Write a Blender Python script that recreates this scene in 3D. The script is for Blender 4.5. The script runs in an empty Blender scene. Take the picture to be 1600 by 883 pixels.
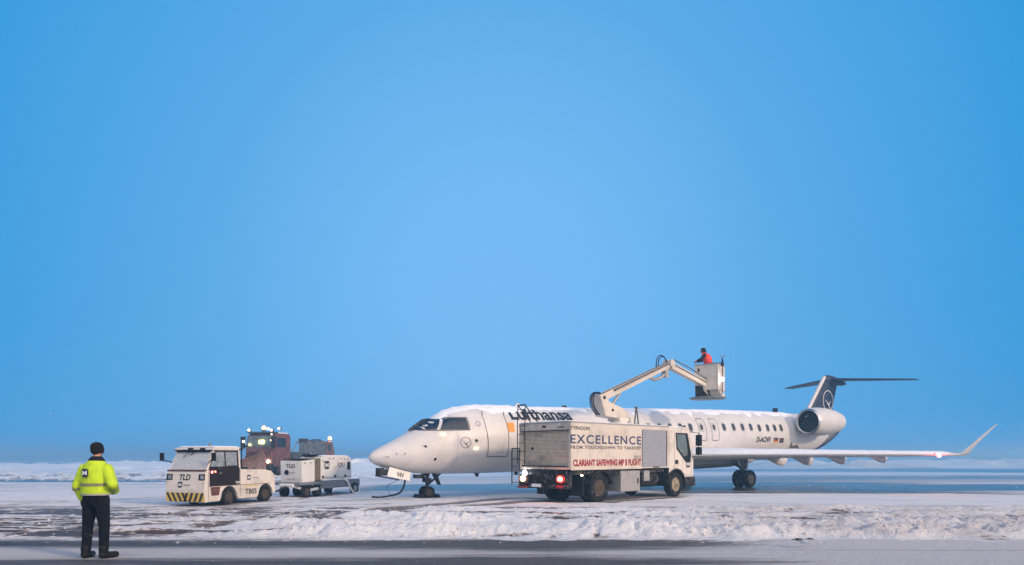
import bpy, bmesh, math, random
import numpy as np
from mathutils import Vector, Matrix
random.seed(7); rng = np.random.default_rng(7)
SC = bpy.context.scene
COL = SC.collection
PI = math.pi
R = math.radians

# ------------------------------------------------------------------ camera
CH = 1.65; FPX = 1050.0; HY = 712.0        # eye height, focal length in px of a 1600 px frame, horizon row
cam = bpy.data.objects.new('camera', bpy.data.cameras.new('camera')); COL.objects.link(cam)
cam.location = (0, 0, CH); cam.rotation_euler = (R(90), 0, 0)
cam.data.sensor_width = 36; cam.data.lens = FPX/1600*36
cam.data.shift_y = (HY-441.5)/1600
cam.data.clip_start = .1; cam.data.clip_end = 9000
SC.camera = cam

# ------------------------------------------------------------------ sky and light
SUN_AZ = 122.0; SUN_EL = 22.0              # compass angle from +Y clockwise: behind the camera, to the right
W = bpy.data.worlds.new('World'); SC.world = W; W.use_nodes = True
nt = W.node_tree; N = nt.nodes; L = nt.links
for n in list(N): N.remove(n)
out = N.new('ShaderNodeOutputWorld'); bg = N.new('ShaderNodeBackground'); L.new(bg.outputs[0], out.inputs[0])
sky = N.new('ShaderNodeTexSky'); sky.sky_type = 'NISHITA'; sky.sun_disc = False
sky.sun_elevation = R(SUN_EL); sky.sun_rotation = R(SUN_AZ); sky.air_density = 2; sky.dust_density = 1; sky.ozone_density = 4
tc = N.new('ShaderNodeTexCoord')
def wmath(op, a, b=None, clamp=False):
    m = N.new('ShaderNodeMath'); m.operation = op; m.use_clamp = clamp
    for i, v in enumerate((a, b)):
        if v is None: continue
        if isinstance(v, (int, float)): m.inputs[i].default_value = v
        else: L.new(v, m.inputs[i])
    return m.outputs[0]
def wdot(vec):
    d = N.new('ShaderNodeVectorMath'); d.operation = 'DOT_PRODUCT'
    L.new(tc.outputs['Generated'], d.inputs[0]); d.inputs[1].default_value = Vector(vec).normalized()
    return d.outputs['Value']
def ramp(src, stops):
    r = N.new('ShaderNodeValToRGB'); L.new(src, r.inputs[0]); e = r.color_ramp.elements
    while len(e) < len(stops): e.new(.5)
    for k, (p, c) in enumerate(stops): e[k].position = p; e[k].color = (*c, 1)
    r.color_ramp.interpolation = 'EASE' if len(stops) == 2 else 'LINEAR'
    return r.outputs[0]
def wmix(f, a, b, mode='MIX'):
    m = N.new('ShaderNodeMixRGB'); m.blend_type = mode
    if isinstance(f, float): m.inputs[0].default_value = f
    else: L.new(f, m.inputs[0])
    for i, v in ((1, a), (2, b)):
        if isinstance(v, tuple): m.inputs[i].default_value = (*v, 1)
        else: L.new(v, m.inputs[i])
    return m.outputs[0]
# blue-hour overcast over the far field, warm fill glow added to the unseen sky behind the viewer
fwd = ramp(wmath('ADD', wmath('MULTIPLY', wdot((-.02, 1, .24)), 1.0), 0.0),
           [(.60, (.006, .15, .50)), (.78, (.028, .325, .73)), (.93, (.105, .415, .83)), (1.0, (.185, .505, .93))])
back = ramp(wdot((.45, -1, .55)), [(.0, (.14, .28, .55)), (.9, (1.55, 1.42, 1.40))])
side = ramp(wmath('ADD', wmath('MULTIPLY', wdot((0, 1, .0)), .5), .5), [(.34, (0, 0, 0)), (.66, (1, 1, 1))])
dusk = wmix(side, back, fwd)
nis = wmix(1.0, sky.outputs[0], (.10, .10, .10), 'MULTIPLY')
mixed = wmix(.03, dusk, nis)
final = wmix(1.0, mixed, (10.0, 10.0, 10.0), 'MULTIPLY')
L.new(final, bg.inputs[0]); bg.inputs[1].default_value = .10
sun = bpy.data.objects.new('sun', bpy.data.lights.new('sun', 'SUN')); COL.objects.link(sun)
sun.data.energy = 2.4; sun.data.angle = R(5); sun.data.color = (1, .72, .50)
sd = Vector((math.sin(R(SUN_AZ))*math.cos(R(SUN_EL)), math.cos(R(SUN_AZ))*math.cos(R(SUN_EL)), math.sin(R(SUN_EL))))
sun.rotation_euler = sd.to_track_quat('Z', 'Y').to_euler()
SC.view_settings.view_transform = 'Standard'; SC.view_settings.look = 'None'
SC.view_settings.exposure = 0; SC.view_settings.gamma = 1
SC.render.engine = 'CYCLES'
SC.cycles.volume_bounces = 2; SC.cycles.max_bounces = 8; SC.cycles.use_denoising = True
SC.cycles.sample_clamp_indirect = 4

# ------------------------------------------------------------------ materials
MATS = {}
def mat(name, col, rough=.5, metal=0.0, var=0.0, vscale=4.0, bump=0.0, bscale=20.0, emit=None, frost=0.0, fscale=40.0,
        dirt=None, dscale=1.5, spec=.5, trans=0.0, stretch=(1, 1, 1), dthr=.55, coat=0.0):
    m = bpy.data.materials.new(name); m.use_nodes = True; MATS[name] = m
    t = m.node_tree; b = t.nodes['Principled BSDF']
    b.inputs['Base Color'].default_value = (*col, 1); b.inputs['Roughness'].default_value = rough
    b.inputs['Metallic'].default_value = metal; b.inputs['Specular IOR Level'].default_value = spec
    b.inputs['Coat Weight'].default_value = coat
    if emit:
        b.inputs['Emission Color'].default_value = (*emit[0], 1); b.inputs['Emission Strength'].default_value = emit[1]
        return m
    tcn = t.nodes.new('ShaderNodeTexCoord'); mp = t.nodes.new('ShaderNodeMapping'); mp.inputs['Scale'].default_value = stretch
    t.links.new(tcn.outputs['Object'], mp.inputs[0])
    def noise(scale, det=5, rg=.55):
        n = t.nodes.new('ShaderNodeTexNoise'); n.inputs['Scale'].default_value = scale
        n.inputs['Detail'].default_value = det; n.inputs['Roughness'].default_value = rg
        t.links.new(mp.outputs[0], n.inputs[0]); return n.outputs[0]
    def mixc(f, a, c):
        x = t.nodes.new('ShaderNodeMixRGB'); t.links.new(f, x.inputs[0])
        for i, v in ((1, a), (2, c)):
            if isinstance(v, tuple): x.inputs[i].default_value = (*v, 1)
            else: t.links.new(v, x.inputs[i])
        return x.outputs[0]
    def thr(src, lo, hi, amt=1.0):
        r = t.nodes.new('ShaderNodeMapRange'); t.links.new(src, r.inputs[0])
        r.inputs[1].default_value = lo; r.inputs[2].default_value = hi; r.inputs[3].default_value = 0; r.inputs[4].default_value = amt
        return r.outputs[0]
    c = tuple(col)
    if var:
        lo = tuple(max(0, v*(1-var)) for v in col); hi = tuple(v*(1+var) for v in col)
        c = mixc(thr(noise(vscale), .3, .7), lo, hi)
    if dirt: c = mixc(thr(noise(dscale, 8, .65), dthr, dthr+.2, .8), c, dirt)
    if frost: c = mixc(thr(noise(fscale, 3, .7), .5, .72, frost), c, (.80, .82, .85))
    if not isinstance(c, tuple): t.links.new(c, b.inputs['Base Color'])
    t.links.new(thr(noise(vscale*2.3), .2, .8, 1), b.inputs['Roughness']) if False else None
    if bump:
        bp = t.nodes.new('ShaderNodeBump'); bp.inputs['Strength'].default_value = bump; bp.inputs['Distance'].default_value = .02
        t.links.new(noise(bscale, 6), bp.inputs['Height']); t.links.new(bp.outputs[0], b.inputs['Normal'])
    return m
mat('snow', (.80, .82, .86), .75, bump=.8, bscale=14, var=.05, vscale=5)
mat('clod', (.66, .63, .64), .85, var=.12, vscale=6, dirt=(.30, .22, .18), dscale=2.2, dthr=.46, bump=1.0, bscale=30)
mat('plane_white', (.60, .575, .56), .38, var=.10, vscale=1.1, frost=.75, fscale=34, bump=.35, bscale=26, dirt=(.48, .45, .42), dscale=.7, dthr=.52)
mat('plane_grey', (.42, .42, .43), .5, var=.15, vscale=2, dirt=(.2, .18, .17), dscale=1.2, dthr=.48)
mat('plane_blue', (.010, .020, .052), .5, var=.2, vscale=2, frost=.12, fscale=14, spec=.2)
mat('seam', (.11, .10, .10), .6)
mat('seam_soft', (.30, .29, .29), .6)
mat('bare_metal', (.55, .55, .56), .25, 1.0)
mat('dark_metal', (.03, .03, .035), .5, .3, var=.3, vscale=8, spec=.15)
mat('gear_metal', (.10, .10, .10), .45, .4, var=.4, vscale=12, spec=.15)
mat('tyre', (.006, .006, .006), .85, bump=.5, bscale=30, var=.3, vscale=10, frost=.10, fscale=18, spec=.15)
mat('black', (.010, .010, .012), .55, spec=.15)
mat('rubber', (.015, .015, .017), .6, spec=.15)
mat('window_glass', (.012, .018, .025), .08, var=.4, vscale=2, spec=.8)
mat('cabin_glass', (.045, .052, .06), .2, spec=.6)
mat('orange_mark', (.75, .28, .02), .5)
mat('cream', (.66, .60, .53), .5, var=.05, vscale=2, frost=.3, fscale=26, dirt=(.33, .29, .25), dscale=1.6, dthr=.49, bump=.05, bscale=25)
mat('truck_panel', (.62, .54, .45), .45, var=.05, vscale=2, frost=.25, fscale=30, dirt=(.36, .31, .26), dscale=.9, dthr=.49)
mat('rear_shutter', (.50, .44, .35), .55, var=.15, vscale=6, dirt=(.14, .11, .09), dscale=2, dthr=.5, frost=.3, fscale=20)
mat('grey_shutter', (.30, .31, .34), .5, .2, var=.06, vscale=4, frost=.2)
mat('grey_box', (.36, .35, .34), .5, .3, var=.12, vscale=5, dirt=(.16, .14, .12), dscale=2.5)
mat('chassis', (.010, .008, .008), .75, var=.5, vscale=9, dirt=(.07, .05, .04), dscale=4, dthr=.5, frost=.14, fscale=9, spec=.15)
mat('hub', (.085, .065, .045), .6, .3, var=.4, vscale=14, spec=.15)
mat('vent_olive', (.14, .115, .085), .7, var=.3, vscale=10, stretch=(1, 1, 8))
mat('hub_pale', (.32, .27, .17), .6, .2, var=.4, vscale=10, dirt=(.08, .06, .05), dscale=6, dthr=.45)
mat('brown', (.115, .045, .028), .55, var=.3, vscale=4)
mat('tug_door', (.022, .014, .014), .4, var=.3, vscale=5, spec=.15)
mat('gpu_white', (.66, .645, .61), .5, var=.05, vscale=3, frost=.35, fscale=28, dirt=(.4, .36, .31), dscale=1.8)
mat('grey_blue', (.16, .18, .20), .55, var=.2, vscale=6, dirt=(.08, .07, .06), dscale=3)
mat('frosted_glass', (.40, .42, .45), .5, var=.12, vscale=9, frost=.7, fscale=30)
mat('clear_glass', (.20, .24, .28), .1, var=.3, vscale=5, frost=.35, fscale=15)
mat('cab_glass', (.10, .13, .13), .1, var=.4, vscale=3, frost=.15, fscale=18)
mat('navy', (.012, .014, .035), .5, spec=.15)
mat('text_white', (.75, .75, .75), .5)
mat('text_black', (.012, .012, .014), .5)
mat('text_blue', (.035, .05, .11), .5)
mat('text_grey', (.09, .08, .07), .5)
mat('text_red', (.28, .012, .012), .5)
mat('faint_grey', (.34, .33, .34), .5)
mat('haz_yellow', (.62, .42, .07), .5, var=.1)
mat('haz_black', (.02, .02, .02), .5)
mat('hivis', (.47, .66, .008), .7, var=.12, vscale=9, bump=1.0, bscale=7)
mat('reflective', (.20, .20, .10), .5, var=.2, vscale=12)
mat('reflective_grey', (.34, .34, .30), .5)
mat('trousers', (.005, .0055, .010), .85, bump=1.0, bscale=9, var=.4, vscale=14, spec=.15)
mat('boots', (.010, .009, .009), .5, spec=.15)
mat('glove', (.012, .012, .013), .7, spec=.15)
mat('skin', (.45, .24, .17), .5)
mat('hair', (.012, .010, .010), .8, bump=.8, bscale=60, spec=.15)
mat('red_vest', (.85, .045, .02), .6, bump=.6, bscale=16, var=.15)
mat('dark_cloth', (.012, .014, .022), .85, bump=.5, bscale=20, spec=.15)
mat('plow_red', (.12, .035, .03), .5, var=.3, vscale=3, dirt=(.10, .06, .05), dscale=1.5, frost=.2, fscale=8)
mat('plow_blade', (.46, .23, .14), .7, var=.25, vscale=3, frost=.35, fscale=6, dirt=(.12, .06, .04), dscale=2)
mat('dark_body', (.04, .05, .06), .6, var=.4, vscale=3, frost=.15, fscale=6)
mat('red_lens', (.22, .008, .006), .4)
mat('white_hose', (.7, .68, .66), .6)
mat('lamp_warm', (1, 1, 1), emit=((1, .72, .42), 3))
mat('lamp_orange', (1, .6, .3), emit=((1, .58, .30), 1.9))
mat('lamp_white', (1, 1, 1), emit=((.9, .95, 1), 40))
mat('lamp_head', (1, 1, 1), emit=((1, .88, .55), 16))
mat('lamp_yellow', (1, 1, .5), emit=((1, .85, .25), 9))
mat('lamp_red', (1, .1, .05), emit=((1, .16, .06), 16))
mat('lamp_redhot', (1, .4, .2), emit=((1, .38, .16), 45))
mat('lamp_redglow', (.5, .02, .01), emit=((1, .025, .01), .55))
mat('lamp_pink', (1, .4, .4), emit=((1, .10, .10), 60))
mat('bird_dark', (.03, .03, .035), .7)
mat('bird_white', (.75, .74, .72), .7)

# ------------------------------------------------------------------ mesh helpers
class MB:
    def __init__(s): s.v = []; s.f = []
    def add(s, v, f):
        o = len(s.v); s.v += [tuple(p) for p in v]; s.f += [tuple(i+o for i in q) for q in f]; return s
    def box(s, x0, x1, y0, y1, z0, z1, taper=None):
        v = [(x, y, z) for z in (z0, z1) for y in (y0, y1) for x in (x0, x1)]
        return s.add(v, [(0, 2, 3, 1), (4, 5, 7, 6), (0, 1, 5, 4), (2, 6, 7, 3), (0, 4, 6, 2), (1, 3, 7, 5)])
    def hexa(s, v):   # 8 verts: bottom 4 then top 4, in ring order
        return s.add(v, [(3, 2, 1, 0), (4, 5, 6, 7)]+[(i, (i+1) % 4, (i+1) % 4+4, i+4) for i in range(4)])
    def cyl(s, a, b, r0, r1=None, n=14, caps=True):
        r1 = r0 if r1 is None else r1; a = Vector(a); b = Vector(b); d = (b-a).normalized()
        u = d.orthogonal().normalized(); w = d.cross(u)
        v = [c+r*(math.cos(t)*u+math.sin(t)*w) for c, r in ((a, r0), (b, r1)) for t in [2*PI*i/n for i in range(n)]]
        f = [(i, (i+1) % n, (i+1) % n+n, i+n) for i in range(n)]
        if caps: f += [tuple(range(n))[::-1], tuple(range(n, 2*n))]
        return s.add(v, f)
    def tube(s, pts, r, n=8):
        pts = [Vector(p) for p in pts]; v = []; f = []; u = None
        for i, p in enumerate(pts):
            d = (pts[min(i+1, len(pts)-1)]-pts[max(i-1, 0)]).normalized()
            u = (d.orthogonal() if u is None else u-d*u.dot(d)).normalized(); w = d.cross(u)
            rr = r[i] if isinstance(r, (list, tuple)) else r
            v += [p+rr*(math.cos(2*PI*k/n)*u+math.sin(2*PI*k/n)*w) for k in range(n)]
        for i in range(len(pts)-1):
            f += [(i*n+k, i*n+(k+1) % n, (i+1)*n+(k+1) % n, (i+1)*n+k) for k in range(n)]
        f += [tuple(range(n))[::-1], tuple(range((len(pts)-1)*n, len(pts)*n))]
        return s.add(v, f)
    def lathe(s, prof, o, ax, n=28, closed=False):   # prof: (distance along axis, radius)
        o = Vector(o); ax = Vector(ax).normalized(); u = ax.orthogonal().normalized(); w = ax.cross(u); v = []; f = []
        for t, r in prof: v += [o+ax*t+r*(math.cos(2*PI*k/n)*u+math.sin(2*PI*k/n)*w) for k in range(n)]
        m = len(prof)
        for i in range(m if closed else m-1):
            j = (i+1) % m; f += [(i*n+k, i*n+(k+1) % n, j*n+(k+1) % n, j*n+k) for k in range(n)]
        if not closed: f += [tuple(range(n))[::-1], tuple(range((m-1)*n, m*n))]
        return s.add(v, f)
    def prism(s, poly, axis, a, b):   # poly 2D points; axis = extruded axis index
        def P(p, t): q = list(p); q.insert(axis, t); return tuple(q)
        n = len(poly); v = [P(p, a) for p in poly]+[P(p, b) for p in poly]
        return s.add(v, [tuple(range(n))[::-1], tuple(range(n, 2*n))]+[(i, (i+1) % n, (i+1) % n+n, i+n) for i in range(n)])
    def loft(s, rings, caps=True):
        n = len(rings[0]); v = [p for r in rings for p in r]; f = []
        for i in range(len(rings)-1): f += [(i*n+k, i*n+(k+1) % n, (i+1)*n+(k+1) % n, (i+1)*n+k) for k in range(n)]
        if caps: f += [tuple(range(n))[::-1], tuple(range((len(rings)-1)*n, len(rings)*n))]
        return s.add(v, f)
    def ball(s, c, r, n=12, m=8):
        c = Vector(c); r = (r, r, r) if isinstance(r, (int, float)) else r
        rings = [[(c[0]+r[0]*math.sin(PI*i/m)*math.cos(2*PI*k/n), c[1]+r[1]*math.sin(PI*i/m)*math.sin(2*PI*k/n), c[2]+r[2]*math.cos(PI*i/m)) for k in range(n)] for i in range(1, m)]
        o = len(s.v); s.loft(rings, False)
        s.v += [(c[0], c[1], c[2]+r[2]), (c[0], c[1], c[2]-r[2])]; t = len(s.v)-2
        s.f += [(t, o+(k+1) % n, o+k) for k in range(n)]+[(t+1, o+(m-2)*n+k, o+(m-2)*n+(k+1) % n) for k in range(n)]
        return s
    def build(s, name, m, parent=None, smooth=False, bevel=0.0, angle=35):
        me = bpy.data.meshes.new(name); me.from_pydata(s.v, [], s.f); me.validate()
        bm = bmesh.new(); bm.from_mesh(me); bmesh.ops.recalc_face_normals(bm, faces=bm.faces); bm.to_mesh(me); bm.free()
        o = bpy.data.objects.new(name, me); COL.objects.link(o)
        me.materials.append(MATS[m] if isinstance(m, str) else m)
        if parent: o.parent = parent
        if smooth: me.shade_smooth() if hasattr(me, 'shade_smooth') else None
        if smooth:
            for p in me.polygons: p.use_smooth = True
            try: me.set_sharp_from_angle(angle=R(angle))
            except Exception: pass
        if bevel:
            b = o.modifiers.new('bevel', 'BEVEL'); b.width = bevel; b.segments = 2; b.limit_method = 'ANGLE'; b.angle_limit = R(30)
        return o
def tag(o, label=None, cat=None, group=None, kind=None):
    if label: o['label'] = label
    if cat: o['category'] = cat
    if group: o['group'] = group
    if kind: o['kind'] = kind
    return o
def thing(name, loc, rz, label, cat, group=None):
    o = bpy.data.objects.new(name, None); COL.objects.link(o); o.location = loc; o.rotation_euler = (0, 0, rz)
    o.empty_display_size = .2
    return tag(o, label, cat, group)

def text_mesh(txt, bold=0.0, shear=0.0, space=1.0):
    c = bpy.data.curves.new('t', 'FONT'); c.body = txt; c.size = 1; c.offset = bold; c.shear = shear; c.space_character = space
    c.resolution_u = 4
    o = bpy.data.objects.new('t', c); COL.objects.link(o)
    dg = bpy.context.evaluated_depsgraph_get(); dg.update()
    me = bpy.data.meshes.new_from_object(o.evaluated_get(dg))
    bpy.data.objects.remove(o); bpy.data.curves.remove(c)
    co = np.array([v.co[:] for v in me.vertices])
    lo, hi = co.min(0), co.max(0)
    return me, lo, hi
def decal_text(name, txt, parent, m, fn, w, h, bold=0.0, shear=0.0, step=None, space=1.0):
    """text scaled to w x h metres; fn(u, v) -> local 3D point on the surface"""
    me, lo, hi = text_mesh(txt, bold, shear, space)
    bm = bmesh.new(); bm.from_mesh(me)
    s = (w/(hi[0]-lo[0]), h/(hi[1]-lo[1]))
    for v in bm.verts: v.co = Vector(((v.co.x-lo[0])*s[0], (v.co.y-lo[1])*s[1], 0))
    if step: slice_grid(bm, w, h, step)
    return finish_decal(name, bm, parent, m, fn)
def slice_grid(bm, w, h, step, x0=0, y0=0):
    for ax, ext, st in ((0, w, x0), (1, h, y0)):
        k = st+step
        while k < st+ext:
            no = (1, 0, 0) if ax == 0 else (0, 1, 0); co = (k, 0, 0) if ax == 0 else (0, k, 0)
            bmesh.ops.bisect_plane(bm, geom=bm.verts[:]+bm.edges[:]+bm.faces[:], plane_co=co, plane_no=no); k += step
def finish_decal(name, bm, parent, m, fn):
    for v in bm.verts: v.co = Vector(fn(v.co.x, v.co.y))
    me = bpy.data.meshes.new(name); bm.to_mesh(me); bm.free()
    o = bpy.data.objects.new(name, me); COL.objects.link(o); me.materials.clear(); me.materials.append(MATS[m]); o.parent = parent
    return o
def decal_polys(name, polys, parent, m, fn, step=None):
    bm = bmesh.new()
    for poly in polys:
        bm.faces.new([bm.verts.new((x, y, 0)) for x, y in poly])
    bmesh.ops.triangulate(bm, faces=bm.faces[:])
    if step:
        xs = [v.co.x for v in bm.verts]; ys = [v.co.y for v in bm.verts]
        slice_grid(bm, max(xs)-min(xs), max(ys)-min(ys), step, min(xs), min(ys))
    return finish_decal(name, bm, parent, m, fn)
def stroke(pts, w, closed=False):
    """quads along a polyline"""
    out = []; n = len(pts)
    for i in range(n if closed else n-1):
        a = Vector(pts[i]); b = Vector(pts[(i+1) % n]); d = (b-a)
        if d.length < 1e-6: continue
        d.normalize(); q = Vector((-d.y, d.x))*w/2; e = d*w/2*.9
        out.append([tuple(a-e+q), tuple(a-e-q), tuple(b+e-q), tuple(b+e+q)])
    return out
def ring_pts(cx, cy, rx, ry, n=28): return [(cx+rx*math.cos(2*PI*i/n), cy+ry*math.sin(2*PI*i/n)) for i in range(n)]
def rrect(cx, cy, w, h, r, n=4):
    p = []
    for sx, sy, a0 in ((1, 1, 0), (-1, 1, 90), (-1, -1, 180), (1, -1, 270)):
        for k in range(n+1):
            a = R(a0+90*k/n); p.append((cx+sx*(w/2-r)+r*math.cos(a), cy+sy*(h/2-r)+r*math.sin(a)))
    return p
def plane_fn(o, u, v, off=(0, 0, 0)):
    o = Vector(o)+Vector(off); u = Vector(u); v = Vector(v)
    return lambda a, b: o+u*a+v*b
def bird_strokes(cx, cy, s):
    """simple rising-bird emblem strokes inside a ring of radius s"""
    P = lambda x, y: (cx+x*s, cy+y*s)
    body = [P(-.75, .38), P(-.30, .02), P(.12, -.22), P(.55, .10), P(.80, .16), P(.42, -.06), P(.18, -.42), P(.02, -.42), P(-.2, -.16), P(-.55, .14)]
    leg = stroke([P(.1, -.35), P(.48, -.82)], s*.11)
    return [body]+leg
def menzies_m(parent, fn, size, tm='text_white', bm_='navy', name='company_logo', tail=None):
    """rounded dark square with a white M"""
    o = decal_polys(name, [rrect(size/2, size/2, size, size, size*.18)], parent, bm_, fn)
    f2 = lambda a, b: Vector(fn(a, b))+NOFF(fn)*.004
    s = size
    decal_text('logo_letter', 'M', parent, tm, lambda u, v: f2(u+s*.16, v+s*.22), s*.66, s*.54, .02)
    return o
def NOFF(fn):
    a = Vector(fn(0, 0)); u = Vector(fn(1, 0))-a; v = Vector(fn(0, 1))-a
    return u.cross(v).normalized()

# ------------------------------------------------------------------ ground
def hashn(ix, iy, s):
    h = (ix.astype(np.int64)*374761393+iy.astype(np.int64)*668265263+s*974711) & 0x7fffffff
    h = ((h ^ (h >> 13))*1274126177) & 0x7fffffff
    return ((h ^ (h >> 16)) & 0xffff)/65535.0
def vnoise(x, y, s=0):
    ix = np.floor(x); iy = np.floor(y); fx = x-ix; fy = y-iy
    fx = fx*fx*(3-2*fx); fy = fy*fy*(3-2*fy)
    a = hashn(ix, iy, s); b = hashn(ix+1, iy, s); c = hashn(ix, iy+1, s); d = hashn(ix+1, iy+1, s)
    return (a*(1-fx)+b*fx)*(1-fy)+(c*(1-fx)+d*fx)*fy
def fbm(x, y, s=0, o=4, g=.5):
    t = 0; a = 1; n = 0
    for k in range(o): t = t+a*vnoise(x*2**k+k*17.3, y*2**k+k*9.1, s+k); n += a; a *= g
    return t/n
def cells(x, y, s=0):
    """distance to nearest random lump centre (0..1): lumps of snow"""
    ix = np.floor(x); iy = np.floor(y); best = np.full(x.shape, 9.0)
    for dx in (-1, 0, 1):
        for dy in (-1, 0, 1):
            cx = ix+dx; cy = iy+dy
            px = cx+hashn(cx, cy, s+5)*.9; py = cy+hashn(cx, cy, s+11)*.9; rr = .6+.7*hashn(cx, cy, s+23)
            best = np.minimum(best, np.hypot(x-px, y-py)/rr)
    return np.clip(best, 0, 1)
def sst(a, b, x): t = np.clip((x-a)/(b-a), 0, 1); return t*t*(3-2*t)
def band(x, a, b, s): return sst(a-s, a+s, x)*(1-sst(b-s, b+s, x))
def polydist(x, y, pts):
    best = np.full(x.shape, 1e9)
    for (ax, ay), (bx, by) in zip(pts[:-1], pts[1:]):
        dx, dy = bx-ax, by-ay; t = np.clip(((x-ax)*dx+(y-ay)*dy)/(dx*dx+dy*dy), 0, 1)
        best = np.minimum(best, np.hypot(x-ax-t*dx, y-ay-t*dy))
    return best
def G(px, py):   # photo pixel on the flat ground -> metres
    d = FPX*CH/(py-HY); return ((px-800)/FPX*d, d)
TRACKS_AND_SHADE = [  # (points, half width, darkness)
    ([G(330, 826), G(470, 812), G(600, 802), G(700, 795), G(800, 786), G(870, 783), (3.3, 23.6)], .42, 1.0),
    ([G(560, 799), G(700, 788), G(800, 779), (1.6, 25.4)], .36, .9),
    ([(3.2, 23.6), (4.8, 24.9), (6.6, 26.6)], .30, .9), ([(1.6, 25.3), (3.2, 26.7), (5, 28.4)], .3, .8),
    ([(2.0, 24.3), (5.6, 27.7)], 1.0, .75),  # wet ground under the truck, with its shade darkened in
    ([(-10.2, 22.0), (-9.5, 24.4)], .75, .7), ([(-8.2, 26.6), (-7.4, 29.2)], .55, .6), ([G(-60, 797), G(40, 788), G(75, 786)], .14, .8),  # first two patches paint contact shade under tractor and power unit
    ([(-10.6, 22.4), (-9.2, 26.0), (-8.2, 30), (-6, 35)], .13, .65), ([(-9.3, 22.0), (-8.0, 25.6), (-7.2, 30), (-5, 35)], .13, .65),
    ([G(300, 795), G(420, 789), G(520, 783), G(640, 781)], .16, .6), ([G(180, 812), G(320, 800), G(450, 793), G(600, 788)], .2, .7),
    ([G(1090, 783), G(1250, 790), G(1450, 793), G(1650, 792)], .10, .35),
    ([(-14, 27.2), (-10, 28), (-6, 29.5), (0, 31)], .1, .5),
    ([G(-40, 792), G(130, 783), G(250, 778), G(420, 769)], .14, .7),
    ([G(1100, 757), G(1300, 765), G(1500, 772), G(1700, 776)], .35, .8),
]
def terrain(x, y):
    h = np.zeros_like(x); snow = np.ones_like(x); dirt = np.zeros_like(x)  # dirt also holds painted shade under vehicles and between lumps
    wx = x+1.2*(fbm(x*.25, y*.25, 40, 3)-.5); wy = y+1.1*(fbm(x*.22, y*.6, 41, 4)-.5)
    left = 1-sst(-8.5, -3.5, x)
    # front edge of the ploughed windrow
    edge = 13.15+.015*(-x)+.9*(fbm(x*1.3, y*.8, 3, 5)-.5)
    wind = sst(0, .5, y-edge)*(1-sst(19.2, 22.5, wy))
    row = (y-13.2-.02*x)/1.95+.55*(fbm(x*.16, y*.35, 53, 3)-.5); ridg = (.5+.5*np.cos(2*PI*(row-.28)))**1.3
    ridg = ridg*(1-left)+left*sst(.30, .70, fbm(x*.13+5, wy*1.75, 50, 3, .45)); ridg = np.clip(ridg*(.55+.9*fbm(x*.5, y*.7, 54, 3)), 0, 1)
    dome = lambda c: np.sqrt(np.clip(1-(c/.85)**2, 0, 1))
    wq = .12*(fbm(x*5, y*5, 44, 3)-.5); lump = dome(cells(x*2.9+wq*3, y*2.3+wq*2, 1))*.46+dome(cells(x*6.4+wq*5, y*5.4, 2))*.38+fbm(x*8, y*8, 7, 4)*.30
    lump2 = fbm(x*1.6, y*3.4, 9, 5)
    patch = fbm(x*.75, wy*1.25, 61, 4)
    amp = (.20-.05*sst(15, 19, y))*(1-.62*left)*(.30+.9*ridg)*np.clip(.4+1.2*(patch-.3), .25, 1.1)
    front = np.exp(-((y-edge-.55)/.6)**2)
    h += wind*(amp*(lump*(.35+.75*ridg)+.35*lump2)+front*.03*(1-.75*left)*(.2+1.4*lump))
    streak = fbm(x*.22+9, wy*3.6, 52, 4)
    fine = fbm(x*1.1, y*9, 55, 5)
    cov = .26+.9*(lump2-.45)+1.0*(ridg-.45)*(1-.6*left)+1.1*(lump-.58)+1.0*(patch-.48)+1.3*left*(fine-.5)+1.2*(streak-.5)-.22*left+.16*(1-left)+.16*front*(1-left)
    s_w = sst(.18, .60, cov+.45*(fbm(x*6, y*11, 71, 4)-.5))
    # thin slush on the asphalt in front
    st = fbm(x*.06+3, y*1.7+.3*fbm(x*.3, y*.3, 8, 2), 20, 4)
    right = sst(2.5, 7, x)
    fl = .56+1.2*(st-.5)+.85*right+.55*np.exp(-((y-11.55)/.42)**2)*(1-.2*sst(-6, 0, x)*(1-right))-.42*np.exp(-((y-12.6)/.35)**2)*(1-right)\
        - .34*np.exp(-((x-.2)/1.7)**2)*(y > 10)-.5*np.exp(-((y-10.15)/.35)**2)*(1-right)
    fl = fl+.6*(fbm(x*1.2, y*11, 77, 5)-.5)+.35*(fbm(x*.25, y*6, 79, 4)-.5)+.9*np.clip(fbm(x*5, y*7, 78, 4)-.60, 0, 1)*4*sst(12.0, 13.2, y)
    lines = np.exp(-((y-(11.62+.01*x+.05*np.sin(x*.5)))/.045)**2)*right
    s_f = np.clip(sst(.05, .95, fl)*(.78+.16*right)-lines*.5, 0, 1)
    h += (y > 5)*(y < 13.5)*(.006*fbm(x*6, y*14, 30, 4)+.01*s_f)
    # open snow with wet sweeps
    s_o = .93+.30*(fbm(x*.35, y*1.1, 80, 4)-.5)-1.6*np.clip(fbm(x*.22, y*2.4, 86, 4)-.56, 0, 1)*(.5+.5*left)*(y < 40)
    wet1 = band(wy, 31.6, 37.6, 1.0)*sst(-9, -5, x)*(1.0+.75*fbm(x*.05, y*.9, 81, 3))
    wet2 = band(wy, 41.5, 55, 2)*(.15+1.0*fbm(x*.035, y*.5, 82, 4))*(.55+.45*sst(-14, -20, x)+.35*sst(5, 20, x))
    wet3 = band(y, 28.8, 41, .4)*sst(5.5, 7.5, x)*(1-sst(17, 27, x))*(.60+.85*fbm(x*.05, y*.8, 83, 4))
    far = sst(62, 80, y)*(.25+.95*sst(.40, .60, fbm(x*.006, y*.045, 84, 4)))
    s_o = s_o-.95*wet1-.85*wet2-.85*wet3-.8*far
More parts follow.
